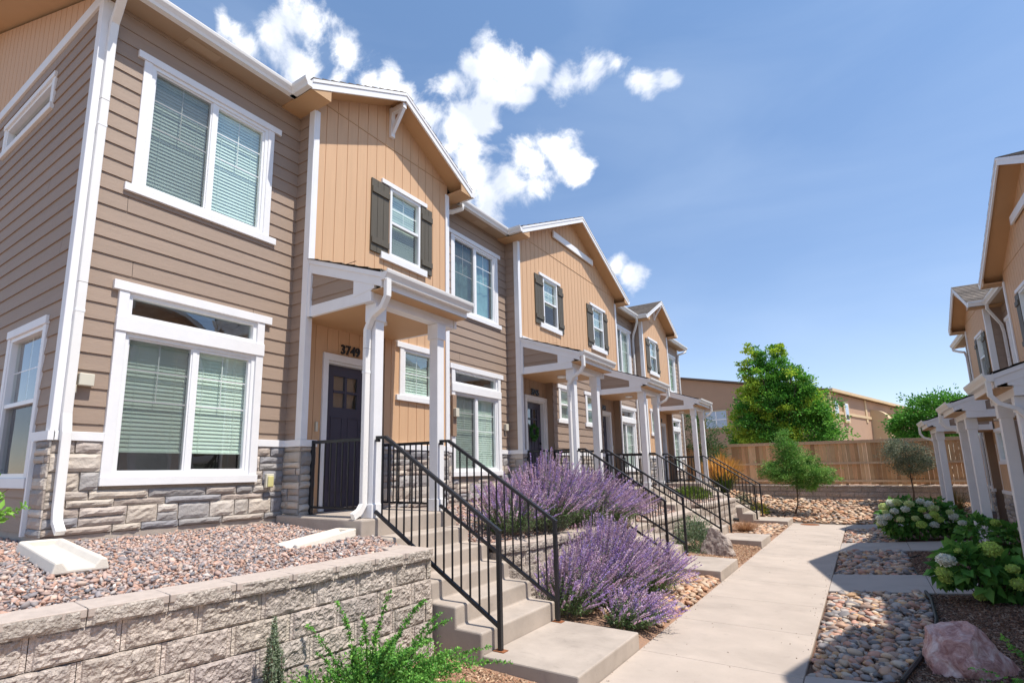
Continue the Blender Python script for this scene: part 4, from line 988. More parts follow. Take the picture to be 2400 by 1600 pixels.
# edging strip
em = MB(); pth = [(6.29, 6.12, .03), (6.46, 6.84, .05), (6.62, 7.5, .07), (6.72, 8.47, .08), (6.763, 9.61, .08), (6.745, 10.18, .08)]
em.tube([(x, y, z+.045) for x, y, z in pth], .02, 6, square=None); tag(em.build('garden_edging', m_blk), 'black plastic edging curving between river rocks and mulch', 'edging')
em = MB(); em.tube([(6.76, 11.8, .09), (6.73, 13, .09), (6.6, 13.6, .08), (6.95, 14.3, .10)], .014, 6); tag(em.build('garden_edging', m_blk), 'short black edging by the hydrangea path, half buried in rocks', 'edging')
# ---- boulders
def boulder(loc, sx, sy, sz, rot, cols, label, seed, sub=5, pts=9, shape=None):
    b = bmesh.new(); bmesh.ops.create_icosphere(b, subdivisions=sub, radius=1); r = random.Random(seed)
    planes = [(Vector((r.gauss(0, 1), r.gauss(0, 1), abs(r.gauss(0, .8)))).normalized(), r.uniform(.55, .85)) for _ in range(pts)]
    for v in b.verts:
        p = v.co.copy()
        for n, d in planes:
            h = p.dot(n)-d
            if h > 0: p -= n*h*.92
        q = p*2.3+Vector((seed, 0, 0)); p *= 1+.10*mnoise.noise(q)+.05*mnoise.noise(q*3)+.025*mnoise.noise(q*8)
        if p.z < -.45: p.z = -.45
        if shape: p = shape(p)
        p = Vector((p.x*sx, p.y*sy, p.z*sz)); p.rotate(Matrix.Rotation(rot, 3, 'Z')); v.co = p+Vector(loc)
    me = bpy.data.meshes.new('boulder'); b.to_mesh(me); b.free(); me.polygons.foreach_set('use_smooth', [False]*len(me.polygons))
    M_ = bpy.data.materials.new('boulder rock'); M_.use_nodes = True; t = M_.node_tree; n = t.nodes; l = t.links; bs = n['Principled BSDF']; bs.inputs['Roughness'].default_value = .85
    co = n.new('ShaderNodeTexCoord'); z = n.new('ShaderNodeTexNoise'); z.inputs['Scale'].default_value = 7; z.inputs['Detail'].default_value = 9; z.inputs['Roughness'].default_value = .7; z.inputs['Distortion'].default_value = 1.2; l.new(co.outputs['Object'], z.inputs[0])
    rp_ = n.new('ShaderNodeValToRGB'); l.new(z.outputs['Fac'], rp_.inputs[0]); rp_.color_ramp.elements[0].position = .36; rp_.color_ramp.elements[1].position = .66
    rp_.color_ramp.elements[0].color = (*cols[0], 1); rp_.color_ramp.elements[1].color = (*cols[2], 1); e = rp_.color_ramp.elements.new(.5); e.color = (*cols[1], 1); l.new(rp_.outputs[0], bs.inputs['Base Color'])
    bp = n.new('ShaderNodeBump'); bp.inputs['Strength'].default_value = .8; bp.inputs['Distance'].default_value = .02; l.new(z.outputs['Fac'], bp.inputs['Height']); l.new(bp.outputs[0], bs.inputs['Normal'])
    o = link('boulder', me, M_, None, loc); tag(o, label, 'boulder')
def peaky(p): k = 1-.35*max(0, p.z); return Vector((p.x*k-.12*max(0, p.z), p.y*k, p.z))
boulder((6.80, 6.76, .19), .42, .34, .37, .2, [(.28,.13,.115),(.50,.30,.27),(.72,.58,.54)], 'pink and white boulder in the dark mulch at bottom right', 5, shape=peaky, pts=14)
boulder((3.50, 12.85, .12), .44, .34, .45, .5, [(.16,.12,.11),(.36,.29,.25),(.56,.48,.42)], 'grey jagged boulder in the mulch by the second landing', 11, shape=lambda p: Vector((p.x, p.y, p.z*(1.05-.5*p.x))))
# ---- splash blocks
def splash(c, ax, ln, wd, z0, label):
    r = thing('splash_block', (c[0], c[1], z0), label, 'splash block', 'concrete splash blocks'); a = Vector(ax).normalized(); s = Vector((-a.y, a.x)); mb = MB()
    prof = [(-wd/2, 0), (wd/2, 0), (wd/2-.02, .085), (wd/2-.06, .09), (wd/2-.10, .035), (-wd/2+.10, .035), (-wd/2+.06, .09), (-wd/2+.02, .085)]
    st = Vector(c)-a*ln/2
    mb.prism([(st.x+s.x*u+a.x*.05, st.y+s.y*u+a.y*.05, z0+h) for u, h in prof], (a.x*(ln-.05), a.y*(ln-.05), -.055)); mb.build('channel', m_spl, r, bevel=.012, seg=2)
    e = MB(); e.prism([(st.x+s.x*u, st.y+s.y*u, z0) for u in (-wd/2+.03, wd/2-.03)]+[(st.x+s.x*u, st.y+s.y*u, z0+.085) for u in (wd/2-.03, -wd/2+.03)], (a.x*.06, a.y*.06, 0)); e.build('end_lip', m_spl, r, bevel=.01)
splash((.82, 1.80), (1, -.10), 1.30, .36, 1.228, 'pale splash block under the corner downspout')
splash((1.50, 3.86), (.22, -1), .98, .30, 1.165, 'pale splash block beside the nearest steps')
# ---- small fixtures
def fixture(name, parts, label, cat, loc):
    r = thing(name, loc, label, cat)
    for nm, bx_, m_ in parts: MB().box(*bx_).build(nm, m_, r, bevel=.006)
fixture('utility_box', [('housing', (.016, .085, 2.045, 2.175, 2.735, 2.855), m_plas), ('conduit', (.016, .04, 2.03, 2.05, 2.66, 2.74), m_plas)], 'beige utility box on the siding left of the big lower window', 'utility box', (.02, 2.1, 2.73))
fixture('wall_light', [('housing', (.05, .095, 4.15, 4.26, 1.69, 1.86), m_plas), ('lens', (.095, .115, 4.165, 4.245, 1.70, 1.83), m_yell)], 'yellowed outlet cover on the stone right of the lower window', 'outlet', (.05, 4.2, 1.7))
fixture('electric_meter', [('panel', (.016, .07, 8.02, 8.14, 2.5, 3.28), mat('brown metal', (.33, .22, .15), .5)), ('dial', (.07, .14, 8.03, 8.13, 2.86, 3.02), m_plas)], 'electric meter on a brown panel behind the nearest porch', 'meter', (.02, 8.08, 2.5))
fixture('utility_box', [('housing', (.016, .08, 9.88, 9.98, 2.70, 2.84), m_plas), ('conduit', (.016, .03, 9.91, 9.93, 2.60, 2.70), m_plas)], 'beige utility box on the siding before door 3745', 'utility box', (.02, 9.9, 2.7))
dp = MB()
for k in range(12): dp.tube([(.12, 7.62, 1.13+k*.025), (.12, 7.62, 1.143+k*.025)], .055 if k % 2 else .047, 10)
dp.tube([(.12, 7.62, 1.1), (.12, 7.62, 1.42)], .044, 10)
tag(dp.build('drain_pipe', m_blk), 'black ribbed drain pipe under the white downspout by the nearest porch', 'drain pipe')
mp2 = MB(); mp2.tube([(2.5, 19.5, .22), (2.78, 19.5, .20)], .06, 12); tag(mp2.build('drain_pipe', m_blk), 'black drain pipe poking out of the block wall before the farthest steps', 'drain pipe')
mh = MB(); mh.tube([(4.60, 21.15, .001), (4.60, 21.15, .008)], .27, 28); mho = mh.build('manhole_cover', m_rust); tag(mho, 'rusty round cover in the far end of the sidewalk', 'manhole cover')
# ---- fence
fr_ = thing('wood_fence', (4, 26.15, 1.1), 'tall cedar board fence on top of the block wall', 'fence')
fb = MB(); x = -4.0; fr2 = random.Random(5)
pals = [(.86,.50,.25),(.76,.42,.20),(.95,.60,.33),(.60,.33,.16),(.88,.54,.28),(.80,.44,.22)]
while x < 13.8:
    wd = fr2.uniform(.125, .145); c = fr2.choice(pals); kk = fr2.uniform(.8, 1.2); dy = fr2.uniform(-.004, .004); fb.box(x, x+wd-fr2.uniform(.0, .012), 26.16+dy, 26.178+dy, 1.16+fr2.uniform(-.01, .01), 2.80, tuple(q*kk for q in c)); x += wd
fb.build('boards', m_wood, fr_)
for z in (1.24, 1.93, 2.74): MB().box(-4, 13.8, 26.10, 26.155, z, z+.085, (.85,.58,.36)).build('rail', m_wood, fr_)
MB().box(-4, 13.8, 26.08, 26.22, 2.83, 2.86, (.85,.58,.38)).build('cap_board', m_wood, fr_)
xx = -4
while xx < 13.8: MB().box(xx, xx+.09, 26.18, 26.27, 1.0, 2.83, (.4,.27,.18)).build('post', m_wood, fr_); xx += 2.4
# ---- far stucco building
fb_ = thing('stucco_building', (4.75, 45, 0), 'large tan stucco building with arched bays behind the fence', 'building')
c0 = Vector((4.75, 45)); d1 = Vector((5.91, 22.57)).normalized(); d0 = Vector((-d1.y, d1.x))   # d0 to the left
def W2(u, v): p = c0+d1*u+d0*v; return p.x, p.y
def fbox(name, u0, u1, v0, v1, z0, z1, m_, z1b=None, par=fb_, zl=None, z0l=None):
    mb = MB(); pts = [(u0, v0), (u1, v0), (u1, v1), (u0, v1)]
    i = mb.vs([(*W2(u, v), z0 if v == v0 or z0l is None else z0l) for u, v in pts]+[(*W2(u, v), z1 if v == v0 else (zl or z1)) for u, v in pts])
    for q in ((0,3,2,1),(4,5,6,7),(0,1,5,4),(1,2,6,5),(2,3,7,6),(3,0,4,7)): mb.f.append(tuple(i+k for k in q)); mb.c.append(None)
    return mb.build(name, m_, par)
fbox('wall', 0, 30, 0, 14, 0, 7.0, m_stuc, zl=10.0)
fbox('roof', -.3, 30, -.2, 14, 7.02, 7.16, mat('dark roof edge', (.16, .11, .08), .8), zl=10.16, z0l=10.02)
fbox('gutter', -.3, 30, -.42, -.2, 6.98, 7.18, m_stuct)
fbox('corner_board', -.05, .25, -.12, 0, 0, 7.0, m_stuct)
fbox('belly_band', .2, 9.6, -.08, 0, 5.5, 5.7, m_stuct)
fbox('pilaster', 8.2, 8.6, -.06, 0, 5.2, 7.0, m_stuct)
fbox('belly_band', 10.4, 30, -.08, 0, 5.5, 5.7, m_stuct)
for u in (.55, 2.75):
    q = fbox('window', u, u+1.15, -.12, .0, 4.95, 6.5, m_stuct); fbox('interior', u+.2, u+.95, -.13, -.121, 5.12, 6.36, m_vinyl, par=q); fbox('pane', u+.28, u+.87, -.15, -.131, 5.55, 6.28, mat('pane with painted sky', (.42, .50, .60), .15), par=q)  # opaque upper pane: the sky's reflection is put into its colour
    MB_ = fbox('pane', u+.28, u+.87, -.15, -.131, 5.2, 5.5, m_dark, par=q)
for u in (9.6, 14.2):
    mb = MB(); n = 10; arc = [(0, 0), (0, 4.6)]+[(1.5-1.5*math.cos(math.pi/2*k/n)-0, 4.6+.9*math.sin(math.pi/2*k/n)) for k in range(1, n+1)]+[(1.5, 0)]
    arc = [(1.2, 0), (1.2, 5.3)]+[(1.2*math.cos(math.pi/2*k/n), 5.3+1.0*math.sin(math.pi/2*k/n)) for k in range(1, n+1)]+[(0, 0)]
    mb.prism([(*W2(u, -a_), z) for a_, z in arc], (d1.x*.9, d1.y*.9, 0)); mb.build('arched_buttress', m_stuct, fb_)
q = fbox('vent_panel', 4.6, 5.8, -.05, 0, 2.4, 3.35, mat('grey metal', (.35, .33, .32), .5)); 
for v, z0_, z1_ in ((7.2, 5.0, 6.3),):
    q = fbox('window', -.06, 0, v-.1, v+1.8, z0_-.1, z1_+.1, m_stuct); fbox('interior', -.07, -.061, v, v+1.7, z0_, z1_, m_dark, par=q); fbox('pane', -.085, -.08, v, v+1.7, z0_, z1_, mat('pane with painted sky', (.42, .50, .60), .15), par=q); fbox('sash', -.10, -.086, v+.8, v+.88, z0_, z1_, m_vinyl, par=q); fbox('sash', -.10, -.086, v, v+1.7, z0_+.6, z0_+.68, m_vinyl, par=q)
# ================================================================== PLANTS
def leaves(P, Dd, size, wr, cols, bend=.25, up_bias=.6):
    """one folded leaf per point; returns V,F(quads as 2 tris),C"""
    n = len(P); Dd = Dd/np.maximum(1e-6, np.linalg.norm(Dd, axis=1, keepdims=True))
    rv = rng.normal(0, 1, (n, 3)); rv[:, 2] = rv[:, 2]*.5+up_bias
    S = np.cross(Dd, rv); S /= np.maximum(1e-6, np.linalg.norm(S, axis=1, keepdims=True)); Nn = np.cross(S, Dd)
    s = size[:, None]
    b = P; tip = P+Dd*s-Nn*s*bend*.5; l = P+Dd*s*.45+S*s*wr*.5+Nn*s*.10; r = P+Dd*s*.45-S*s*wr*.5+Nn*s*.10
    V = np.stack([b, l, tip, r], 1).reshape(-1, 3); q = np.array([[0,1,2],[0,2,3]]); F = (q[None]+(np.arange(n)*4)[:, None, None]).reshape(-1, 3)
    return V, F, np.repeat(cols, 2, 0)
def rdir(n, up=0): d = rng.normal(0, 1, (n, 3)); d[:, 2] += up; return d/np.linalg.norm(d, axis=1, keepdims=True)
def pick(pal, n, v=.2): pal = np.array(pal); return pal[rng.integers(0, len(pal), n)]*rng.uniform(1-v, 1+v, (n, 1))
def merge(parts):
    Vs, Fs, Cs = [], [], []; o = 0
    for V, F, c in parts: Vs.append(V); Fs.append(F+o); Cs.append(c); o += len(V)
    return np.concatenate(Vs), np.concatenate(Fs), np.concatenate(Cs)
def clumps(ell, ncl, nper, lsize, pal, spread=.35, shell=.55, wr=.6, clpal=None, droop=0, rough=.35):
    """ell: list of (cx,cy,cz,rx,ry,rz). cluster centres near shells"""
    w_ = np.array([e[3]*e[4]*e[5] for e in ell])**(2/3); w_ /= w_.sum(); out = []; cen = []
    for k in range(ncl):
        e = ell[rng.choice(len(ell), p=w_)]; d = rdir(1)[0]; rr = rng.uniform(shell, 1)**.6*(1+rng.normal(0, .5)*rough*.3)
        c = np.array(e[:3])+d*rr*np.array(e[3:]); cen.append(c)
        sz = spread*min(e[3:]); sz *= rng.uniform(.5, 1.2); n = int(nper*rng.uniform(.6, 1.4))
        off = rng.normal(0, 1, (n, 3))*sz*np.array([1, 1, .6]); P = c+off; D_ = off/sz*.6+d*1.0+rdir(n)*.6; D_[:, 2] += .1-droop
        base = pick(pal if clpal is None else clpal(c), 1, .15)[0]; cols = base*rng.uniform(.75, 1.25, (n, 1))
        out.append(leaves(P, D_, rng.uniform(.7, 1.3, n)*lsize, wr, cols))
    return merge(out), cen
def put(name, VFC, parent, loc=None, m_=None): return np_mesh(name, VFC[0], VFC[1], m_ or m_leaf, parent, VFC[2], loc=loc)
def branches(root, base, cen, r0_, name='trunk', nb=14, hfork=.35, wob=.05):
    base = Vector(base); mb = MB(); cs = [Vector(c) for c in cen]; top = max(cs, key=lambda c: c.z); ctr = sum(cs, Vector())/len(cs)
    tp = [base, base.lerp(Vector((ctr.x, ctr.y, base.z+(ctr.z-base.z)*.5)), .5)+Vector((rnd.uniform(-wob, wob), rnd.uniform(-wob, wob), 0)), Vector((ctr.x, ctr.y, ctr.z*.75+base.z*.25)), ctr.lerp(top, .6)]
    mb.tube(tp, r0_, 8, r0_*.3)
    t = mb.build(name, m_bark, root, smooth=True)
    for k in range(nb):
        c = rnd.choice(cs); f = rnd.uniform(hfork, .9); i = min(2, int(f*3)); s = tp[i].lerp(tp[i+1], f*3-i); mid = s.lerp(c, .5)+Vector((0, 0, (c-s).length*.12))
        b = MB(); b.tube([s, mid, c], r0_*.42*(1-f*.5), 5, r0_*.08); b.build('limb', m_bark, root, smooth=True)
def tree(name, label, loc, ell, ncl, nper, ls, pal, r0_, wr=.6, clpal=None, nb=14, spread=.35, cat='tree', shell=.55, droop=0, rough=.35):
    t = thing(name, loc, label, cat); VFC, cen = clumps(ell, ncl, nper, ls, pal, spread, shell, wr, clpal, droop, rough)
    put('crown', VFC, t); branches(t, loc, cen, r0_, nb=nb); return t
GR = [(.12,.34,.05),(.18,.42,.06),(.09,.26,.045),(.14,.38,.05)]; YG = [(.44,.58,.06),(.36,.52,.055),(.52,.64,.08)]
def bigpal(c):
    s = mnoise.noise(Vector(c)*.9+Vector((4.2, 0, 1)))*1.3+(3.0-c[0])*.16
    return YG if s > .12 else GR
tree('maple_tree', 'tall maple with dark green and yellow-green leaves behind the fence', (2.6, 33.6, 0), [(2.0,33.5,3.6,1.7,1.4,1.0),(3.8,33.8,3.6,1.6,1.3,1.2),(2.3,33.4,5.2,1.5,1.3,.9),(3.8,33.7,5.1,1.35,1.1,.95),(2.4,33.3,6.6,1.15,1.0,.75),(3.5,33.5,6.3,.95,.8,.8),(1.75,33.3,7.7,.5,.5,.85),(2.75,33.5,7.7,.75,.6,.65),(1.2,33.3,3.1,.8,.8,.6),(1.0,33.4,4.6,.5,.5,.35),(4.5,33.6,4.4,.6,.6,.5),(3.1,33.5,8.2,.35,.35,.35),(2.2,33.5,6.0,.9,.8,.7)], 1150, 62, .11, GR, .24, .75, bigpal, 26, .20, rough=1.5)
tree('locust_tree', 'small leafy green tree in the rock bed beyond the steps', (4.05, 22.9, .15), [(4.2,22.9,1.45,.85,.7,.22),(3.85,22.9,1.8,.75,.7,.25),(4.75,22.8,1.7,.55,.5,.18),(4.2,22.9,2.15,.55,.5,.25),(4.0,22.9,2.55,.38,.35,.28),(3.95,22.9,2.95,.16,.2,.25),(5.05,22.9,1.45,.35,.35,.14),(3.45,23,1.55,.35,.4,.16),(4.55,22.8,1.2,.4,.4,.14),(4.7,23,2.05,.3,.3,.14)], 430, 60, .055, [(.16,.36,.07),(.22,.44,.08),(.11,.27,.05),(.30,.48,.12)],   .028, .5, None, 18, .50, shell=.2, rough=1.2)
tree('olive_tree', 'small sparse grey-green tree by the block wall near the right row', (7.55, 25.2, .5), [(7.55,25.2,2.15,.72,.6,.5),(7.7,25.2,1.85,.6,.5,.35),(7.3,25.2,2.5,.4,.4,.35)], 210, 44, .06, [(.24,.28,.17),(.34,.37,.26),(.16,.19,.11)], .03, .35, None, 14, .3, shell=.3)
tree('maple_tree', 'rounded green tree beyond the fence behind the right porches', (9.4, 33.4, 0), [(9.3,33.4,4.0,1.25,1.2,1.1),(8.4,33.4,3.5,.8,.8,.8),(10.2,33.4,3.9,.9,.9,.9)], 300, 66, .11, GR, .16, .7, None, 12, .28)
tree('leafy_shrub_tree', 'loose green tree at the far corner of the left row', (.55, 25.2, .9), [(.55,25.2,3.2,.65,.6,1.1),(.9,25.2,2.5,.6,.6,.7),(.3,25.2,3.9,.4,.4,.6)], 150, 36, .07, [(.08,.16,.05),(.12,.22,.07),(.055,.12,.04)], .035, .45, None, 10, .26, shell=.3)
# ---- sage / lavender
def sage(loc, rad, h, n, label, lean=(0, 0), green=.5, seed=0):
    t = thing('lavender_bush', loc, label, 'lavender', 'purple-flowering sage bushes by the near steps'); b = np.array(loc); parts = []; st = []
    for k in range(n):
        a = rng.uniform(0, 6.283); q = math.sqrt(rng.uniform(0, 1)); o = np.array([math.cos(a), math.sin(a), 0])
        base = b+o*q*rad*.45; out = o*q*rad*rng.uniform(.6, 1.25)+np.array([lean[0], lean[1], 0])*rng.uniform(.2, 1.1); hh = h*rng.uniform(.45, 1.12)*(1-.35*q*q)
        tip = b+out+np.array([0, 0, hh]); mid = (base+tip)/2+np.array([0, 0, hh*.18])
        ts = np.linspace(0, 1, 9)[:, None]; pth = base*(1-ts)**2+2*mid*ts*(1-ts)+tip*ts**2
        # leaves low on the stem
        nl = rng.integers(10, 20); tt = rng.uniform(.08, .66, nl)[:, None]; Pp = base*(1-tt)**2+2*mid*tt*(1-tt)+tip*tt**2
        parts.append(leaves(Pp, rdir(nl, .3), rng.uniform(.028, .05, nl), .3, pick([(.18,.32,.10),(.24,.36,.15),(.12,.24,.06),(.34,.42,.24)], nl)))
        # florets on the upper part
        lo_ = rng.uniform(.48, .72); nf = int(150*(1-lo_)*h*.9)+14; tt = rng.uniform(lo_, 1.0, nf)[:, None]; Pp = base*(1-tt)**2+2*mid*tt*(1-tt)+tip*tt**2+rng.normal(0, .0028, (nf, 3))
        pc = np.array([(.50,.34,.64),(.60,.42,.66),(.72,.50,.62),(.48,.36,.70),(.78,.62,.72),(.62,.44,.56)][rng.integers(0, 6)])
        pc = pc*rng.uniform(.75, 1.35); parts.append(leaves(Pp, rdir(nf, 1.2), rng.uniform(.011, .019, nf), .9, pc*rng.uniform(.8, 1.2, (nf, 1))))
        st.append(pth)
    VFC = merge(parts)
    # stems as thin ribbons
    SV, SF = [], []
    for p in st:
        d = np.array([.0016, .0016, 0]); i = len(SV); q = p[::2]
        for a in q: SV += [a-d, a+d]
        for k in range(len(q)-1): SF += [[i+2*k, i+2*k+1, i+2*k+3], [i+2*k, i+2*k+3, i+2*k+2]]
    put('flowers', VFC, t); np_mesh('stems', np.array(SV), np.array(SF), m_leaf, t, np.tile(np.array([[.22,.20,.17]]), (len(SF), 1)))
sage((1.95, 6.9, .98), .62, .80, 420, 'purple and green sage bush on the terrace nearest the handrail', (.1, -.15))
sage((2.1, 7.7, .95), .70, 1.15, 560, 'tallest purple sage bush, left of the terrace middle', (.15, 0))
sage((2.2, 8.8, .93), .75, .98, 560, 'wide purple sage bush on the terrace, hiding the wreath door railing', (.25, .1))
sage((2.35, 9.65, .90), .60, .68, 420, 'purple sage bush spilling over the terrace wall before the second steps', (.35, .15))
sage((3.0, 6.55, .08), .50, .85, 420, 'purple sage bush at ground level right beside the nearest handrail', (.2, .05))
sage((2.8, 8.1, .08), .6, 1.12, 420, 'tall ground-level sage bush hiding the middle of the terrace wall', (.2, 0))
sage((3.1, 7.3, .08), .62, 1.08, 560, 'tallest ground-level purple sage bush below the terrace wall', (.35, .1))
sage((3.4, 8.25, .06), .5, .75, 360, 'ground-level purple sage bush next to the tan river rocks', (.35, .15))
sage((3.75, 6.55, .05), .42, .45, 300, 'low purple sage bush drooping over the sidewalk edge', (.25, .15))
# ---- hydrangeas
def hydrangea(loc, ell, nleaf, blooms, label, ls=.13, br=.075, bare=True):
    t = thing('hydrangea_bush', loc, label, 'hydrangea', 'hydrangea bushes along the right row'); parts = []
    pal = [(.10,.27,.05),(.14,.35,.06),(.07,.20,.035),(.20,.42,.09)]
    for e in ell:
        n = int(nleaf*e[3]); d = rdir(n, .25); P_ = np.array(e[:3])+d*np.array(e[3:6])*rng.uniform(.55, 1.0, (n, 1)); D_ = d*1.0+rdir(n)*.5; D_[:, 2] -= .25
        parts.append(leaves(P_, D_, rng.uniform(.6, 1.25, n)*ls, .72, pick(pal, n, .25), bend=.5, up_bias=1.4))
    put('foliage', merge(parts), t)
    mb = MB(); b = Vector(loc)
    for k in range(9):
        e = ell[k % len(ell)]; p = Vector(e[:3])+Vector((rnd.uniform(-.6, .6)*e[3], rnd.uniform(-.6, .6)*e[4], 0)); mb.tube([b+Vector((rnd.uniform(-.06, .06), rnd.uniform(-.06, .06), 0)), b.lerp(p, .5)+Vector((0, 0, .05)), p], .008, 5, .004)
        mb_ = mb
    mb.build('stems', m_bark, t)
    for (x, y, z, r, c) in blooms:
        be = min(ell, key=lambda e: sum(((u-v)/w_)**2 for u, v, w_ in zip((x, y, z), e[:3], e[3:6]))); dv = [(u-v)/w_ for u, v, w_ in zip((x, y, z), be[:3], be[3:6])]; ln_ = math.sqrt(sum(k*k for k in dv))
        if True: x, y, z = [v+k/ln_*w_*min(ln_, 1.25)*1.0 if ln_ > 1.05 else v+k/ln_*w_*1.05 for k, v, w_ in zip(dv, be[:3], be[3:6])]
        n = int(260*min(1.6, (r/.075)**1.3)); d = rdir(n, .2); P_ = np.array([x, y, z])+d*np.array([r, r, r*.78])*rng.uniform(.85, 1.03, (n, 1)); cc = np.array({'w': (.92,.95,.84), 'g': (.62,.82,.20), 'y': (.80,.90,.42)}[c])
        V, F, cs = leaves(P_-d*.006, d*.3+rdir(n)*.8, rng.uniform(.16, .28, n)*r+.004, .9, cc*rng.uniform(.7, 1.2, (n, 1)), up_bias=.2)
        VI, FI = ICO2; core = (VI*np.array([r, r, r*.78])*.86+np.array([x, y, z]), FI, np.tile(cc*.7, (len(FI), 1)))
        put('bloom', merge([(V, F, cs), core]), t)
bl = []
for (px, py, c) in [(2020,1165,'y'),(2055,1155,'w'),(2085,1165,'y'),(2157,1153,'w'),(2120,1172,'y'),(2190,1160,'w'),(2200,1178,'y'),(2080,1190,'w'),(2045,1190,'y'),(2110,1185,'w'),(2030,1210,'w'),(2150,1190,'g'),(2165,1205,'w'),(2185,1200,'g'),(2060,1205,'w'),(2135,1210,'y'),(2100,1212,'y'),(2220,1215,'g'),(2230,1190,'y'),(2015,1230,'y'),(2250,1205,'w'),(2150,1225,'g'),(2035,1222,'w'),(2180,1225,'w')]:
    d = pxdir(px*1.004+2, py+4); tt = (16.9-rnd.uniform(.25, .5)-CAM.y)/d.y; p = CAM+d*tt; bl.append((p.x, p.y, p.z, rnd.uniform(.075, .105), c))
hydrangea((7.15, 17.2, .12), [(7.0,17.2,.60,.60,.6,.46),(7.5,17.3,.62,.5,.5,.44),(6.72,17.1,.50,.36,.4,.38),(7.75,17.2,.5,.4,.4,.35)], 1100, bl, 'big rounded hydrangea covered in cream and lime blooms', .13)
bl = []
for (px, py, r, c) in [(2331,1275,.115,'g'),(2211,1310,.10,'w'),(2198,1345,.085,'g'),(2185,1368,.075,'g'),(2390,1368,.09,'g'),(2283,1408,.075,'g'),(2375,1330,.07,'g'),(2245,1290,.045,'g'),(2205,1335,.06,'y')]:
    d = pxdir(px, py); tt = (9.6-rnd.uniform(0, .2))/d.y; p = CAM+d*tt; bl.append((p.x, p.y, p.z, r, c))
hydrangea((7.3, 9.75, .13), [(7.25,9.75,.56,.34,.36,.24),(7.52,9.8,.44,.36,.34,.26),(7.12,9.7,.62,.2,.24,.18),(7.8,9.8,.40,.3,.3,.22),(7.0,9.75,.44,.14,.2,.11)], 500, bl, 'near hydrangea with large green blooms and bare lower stems', .16)
hydrangea((7.95, 14.2, .2), [(7.95,14.2,.55,.4,.45,.35),(8.3,13.6,.5,.35,.4,.3)], 600, [(8.1, 13.9, .8, .08, 'g'), (7.75, 14.1, .7, .07, 'w'), (8.35, 13.4, .72, .07, 'w')], 'dark hydrangea in the shade between the white porches', .15)
# ---- arching barberry
def stemmy(name, loc, tips, pal, label, cat, ls=.024, dens=70, nleafc=3, stemc=(.22,.10,.06), r=.004):
    t = thing(name, loc, label, cat); b = np.array(loc); parts = []; SV, SF = [], []
    for tip in tips:
        tip = np.array(tip); base = b+rng.normal(0, .05, 3)*np.array([1, 1, .1]); L0 = np.linalg.norm(tip-base); mid = (base+tip)/2+np.array([0, 0, L0*rng.uniform(.12, .3)])
        n = int(dens*L0); tt = np.sort(rng.uniform(.12, 1, n))[:, None]; Pp = base*(1-tt)**2+2*mid*tt*(1-tt)+tip*tt**2; Pp = np.repeat(Pp, nleafc, 0)+rng.normal(0, .005, (n*nleafc, 3))
        sc_ = np.repeat(1.15-.55*tt[:, 0], nleafc); k = len(Pp); cl = pick(pal, k, .25)*(1+.5*np.repeat(tt, nleafc, 0)**3)
        parts.append(leaves(Pp, rdir(k, .35), rng.uniform(.7, 1.3, k)*ls*sc_, .55, cl))
        ts = np.linspace(0, 1, 9)[:, None]; p = base*(1-ts)**2+2*mid*ts*(1-ts)+tip*ts**2; i = len(SV)
        for q, s_ in zip(p, np.linspace(1, .4, 9)):
            for a in range(3): SV.append(q+np.array([math.cos(a*2.09), math.sin(a*2.09), 0])*r*s_)
        for k in range(8):
            for a in range(3): a2 = (a+1) % 3; SF += [[i+3*k+a, i+3*k+a2, i+3*k+3+a2], [i+3*k+a, i+3*k+3+a2, i+3*k+3+a]]
    put('foliage', merge(parts), t); np_mesh('stems', np.array(SV), np.array(SF), m_leaf, t, np.tile(np.array([stemc]), (len(SF), 1)))
def pt(px, py, y): d = pxdir(px, py); return tuple(CAM+d*((y-CAM.y)/d.y))
BG = [(.11,.30,.05),(.16,.38,.07),(.08,.21,.04),(.22,.44,.08)]
tips = [pt(790,1410,2.95),pt(720,1465,2.9),pt(740,1530,2.85),pt(915,1382,3.2),pt(998,1405,3.35),pt(1035,1435,3.5),pt(1060,1450,3.45),pt(1200,1552,3.95),pt(1150,1515,3.9),pt(850,1440,3.0),pt(880,1475,3.05),pt(960,1450,3.2),pt(1000,1500,3.4),pt(1080,1520,3.6),pt(1030,1560,3.5),pt(900,1520,3.0),pt(820,1510,2.95),pt(780,1580,2.9)]
for k in range(110):
    u_ = rnd.gauss(0, .5); tips.append(pt(940+u_*190, 1455+abs(u_)*70+rnd.uniform(0, 1)**.7*190, rnd.uniform(2.75, 3.6)))
stemmy('barberry_shrub', (3.02, 3.1, .04), tips, BG, 'spiky bright green shrub in front of the tall block wall', 'shrub', .034, 95)
tips = [(2.66+rnd.uniform(-.13, .13)*(1-k/60), 2.54+rnd.uniform(-.15, .15)*(1-k/60), .25+.62*k/60) for k in range(60)]
stemmy('conical_shrub', (2.68, 2.54, -.02), tips, [(.24,.30,.18),(.34,.38,.28),(.16,.21,.12)], 'thin upright grey-green shrub against the tall block wall', 'shrub', .024, 120)
stemmy('leafy_branch', (2.35, .45, 1.18), [pt(62,1190,.9), pt(40,1195,.88), pt(20,1145,.85), pt(8,1100,.8), pt(10,1215,.85), pt(-20,1150,.8)], [(.16,.33,.05),(.22,.42,.07)], 'fresh green twig reaching in at the left edge', 'plant', .055, 42, 2)
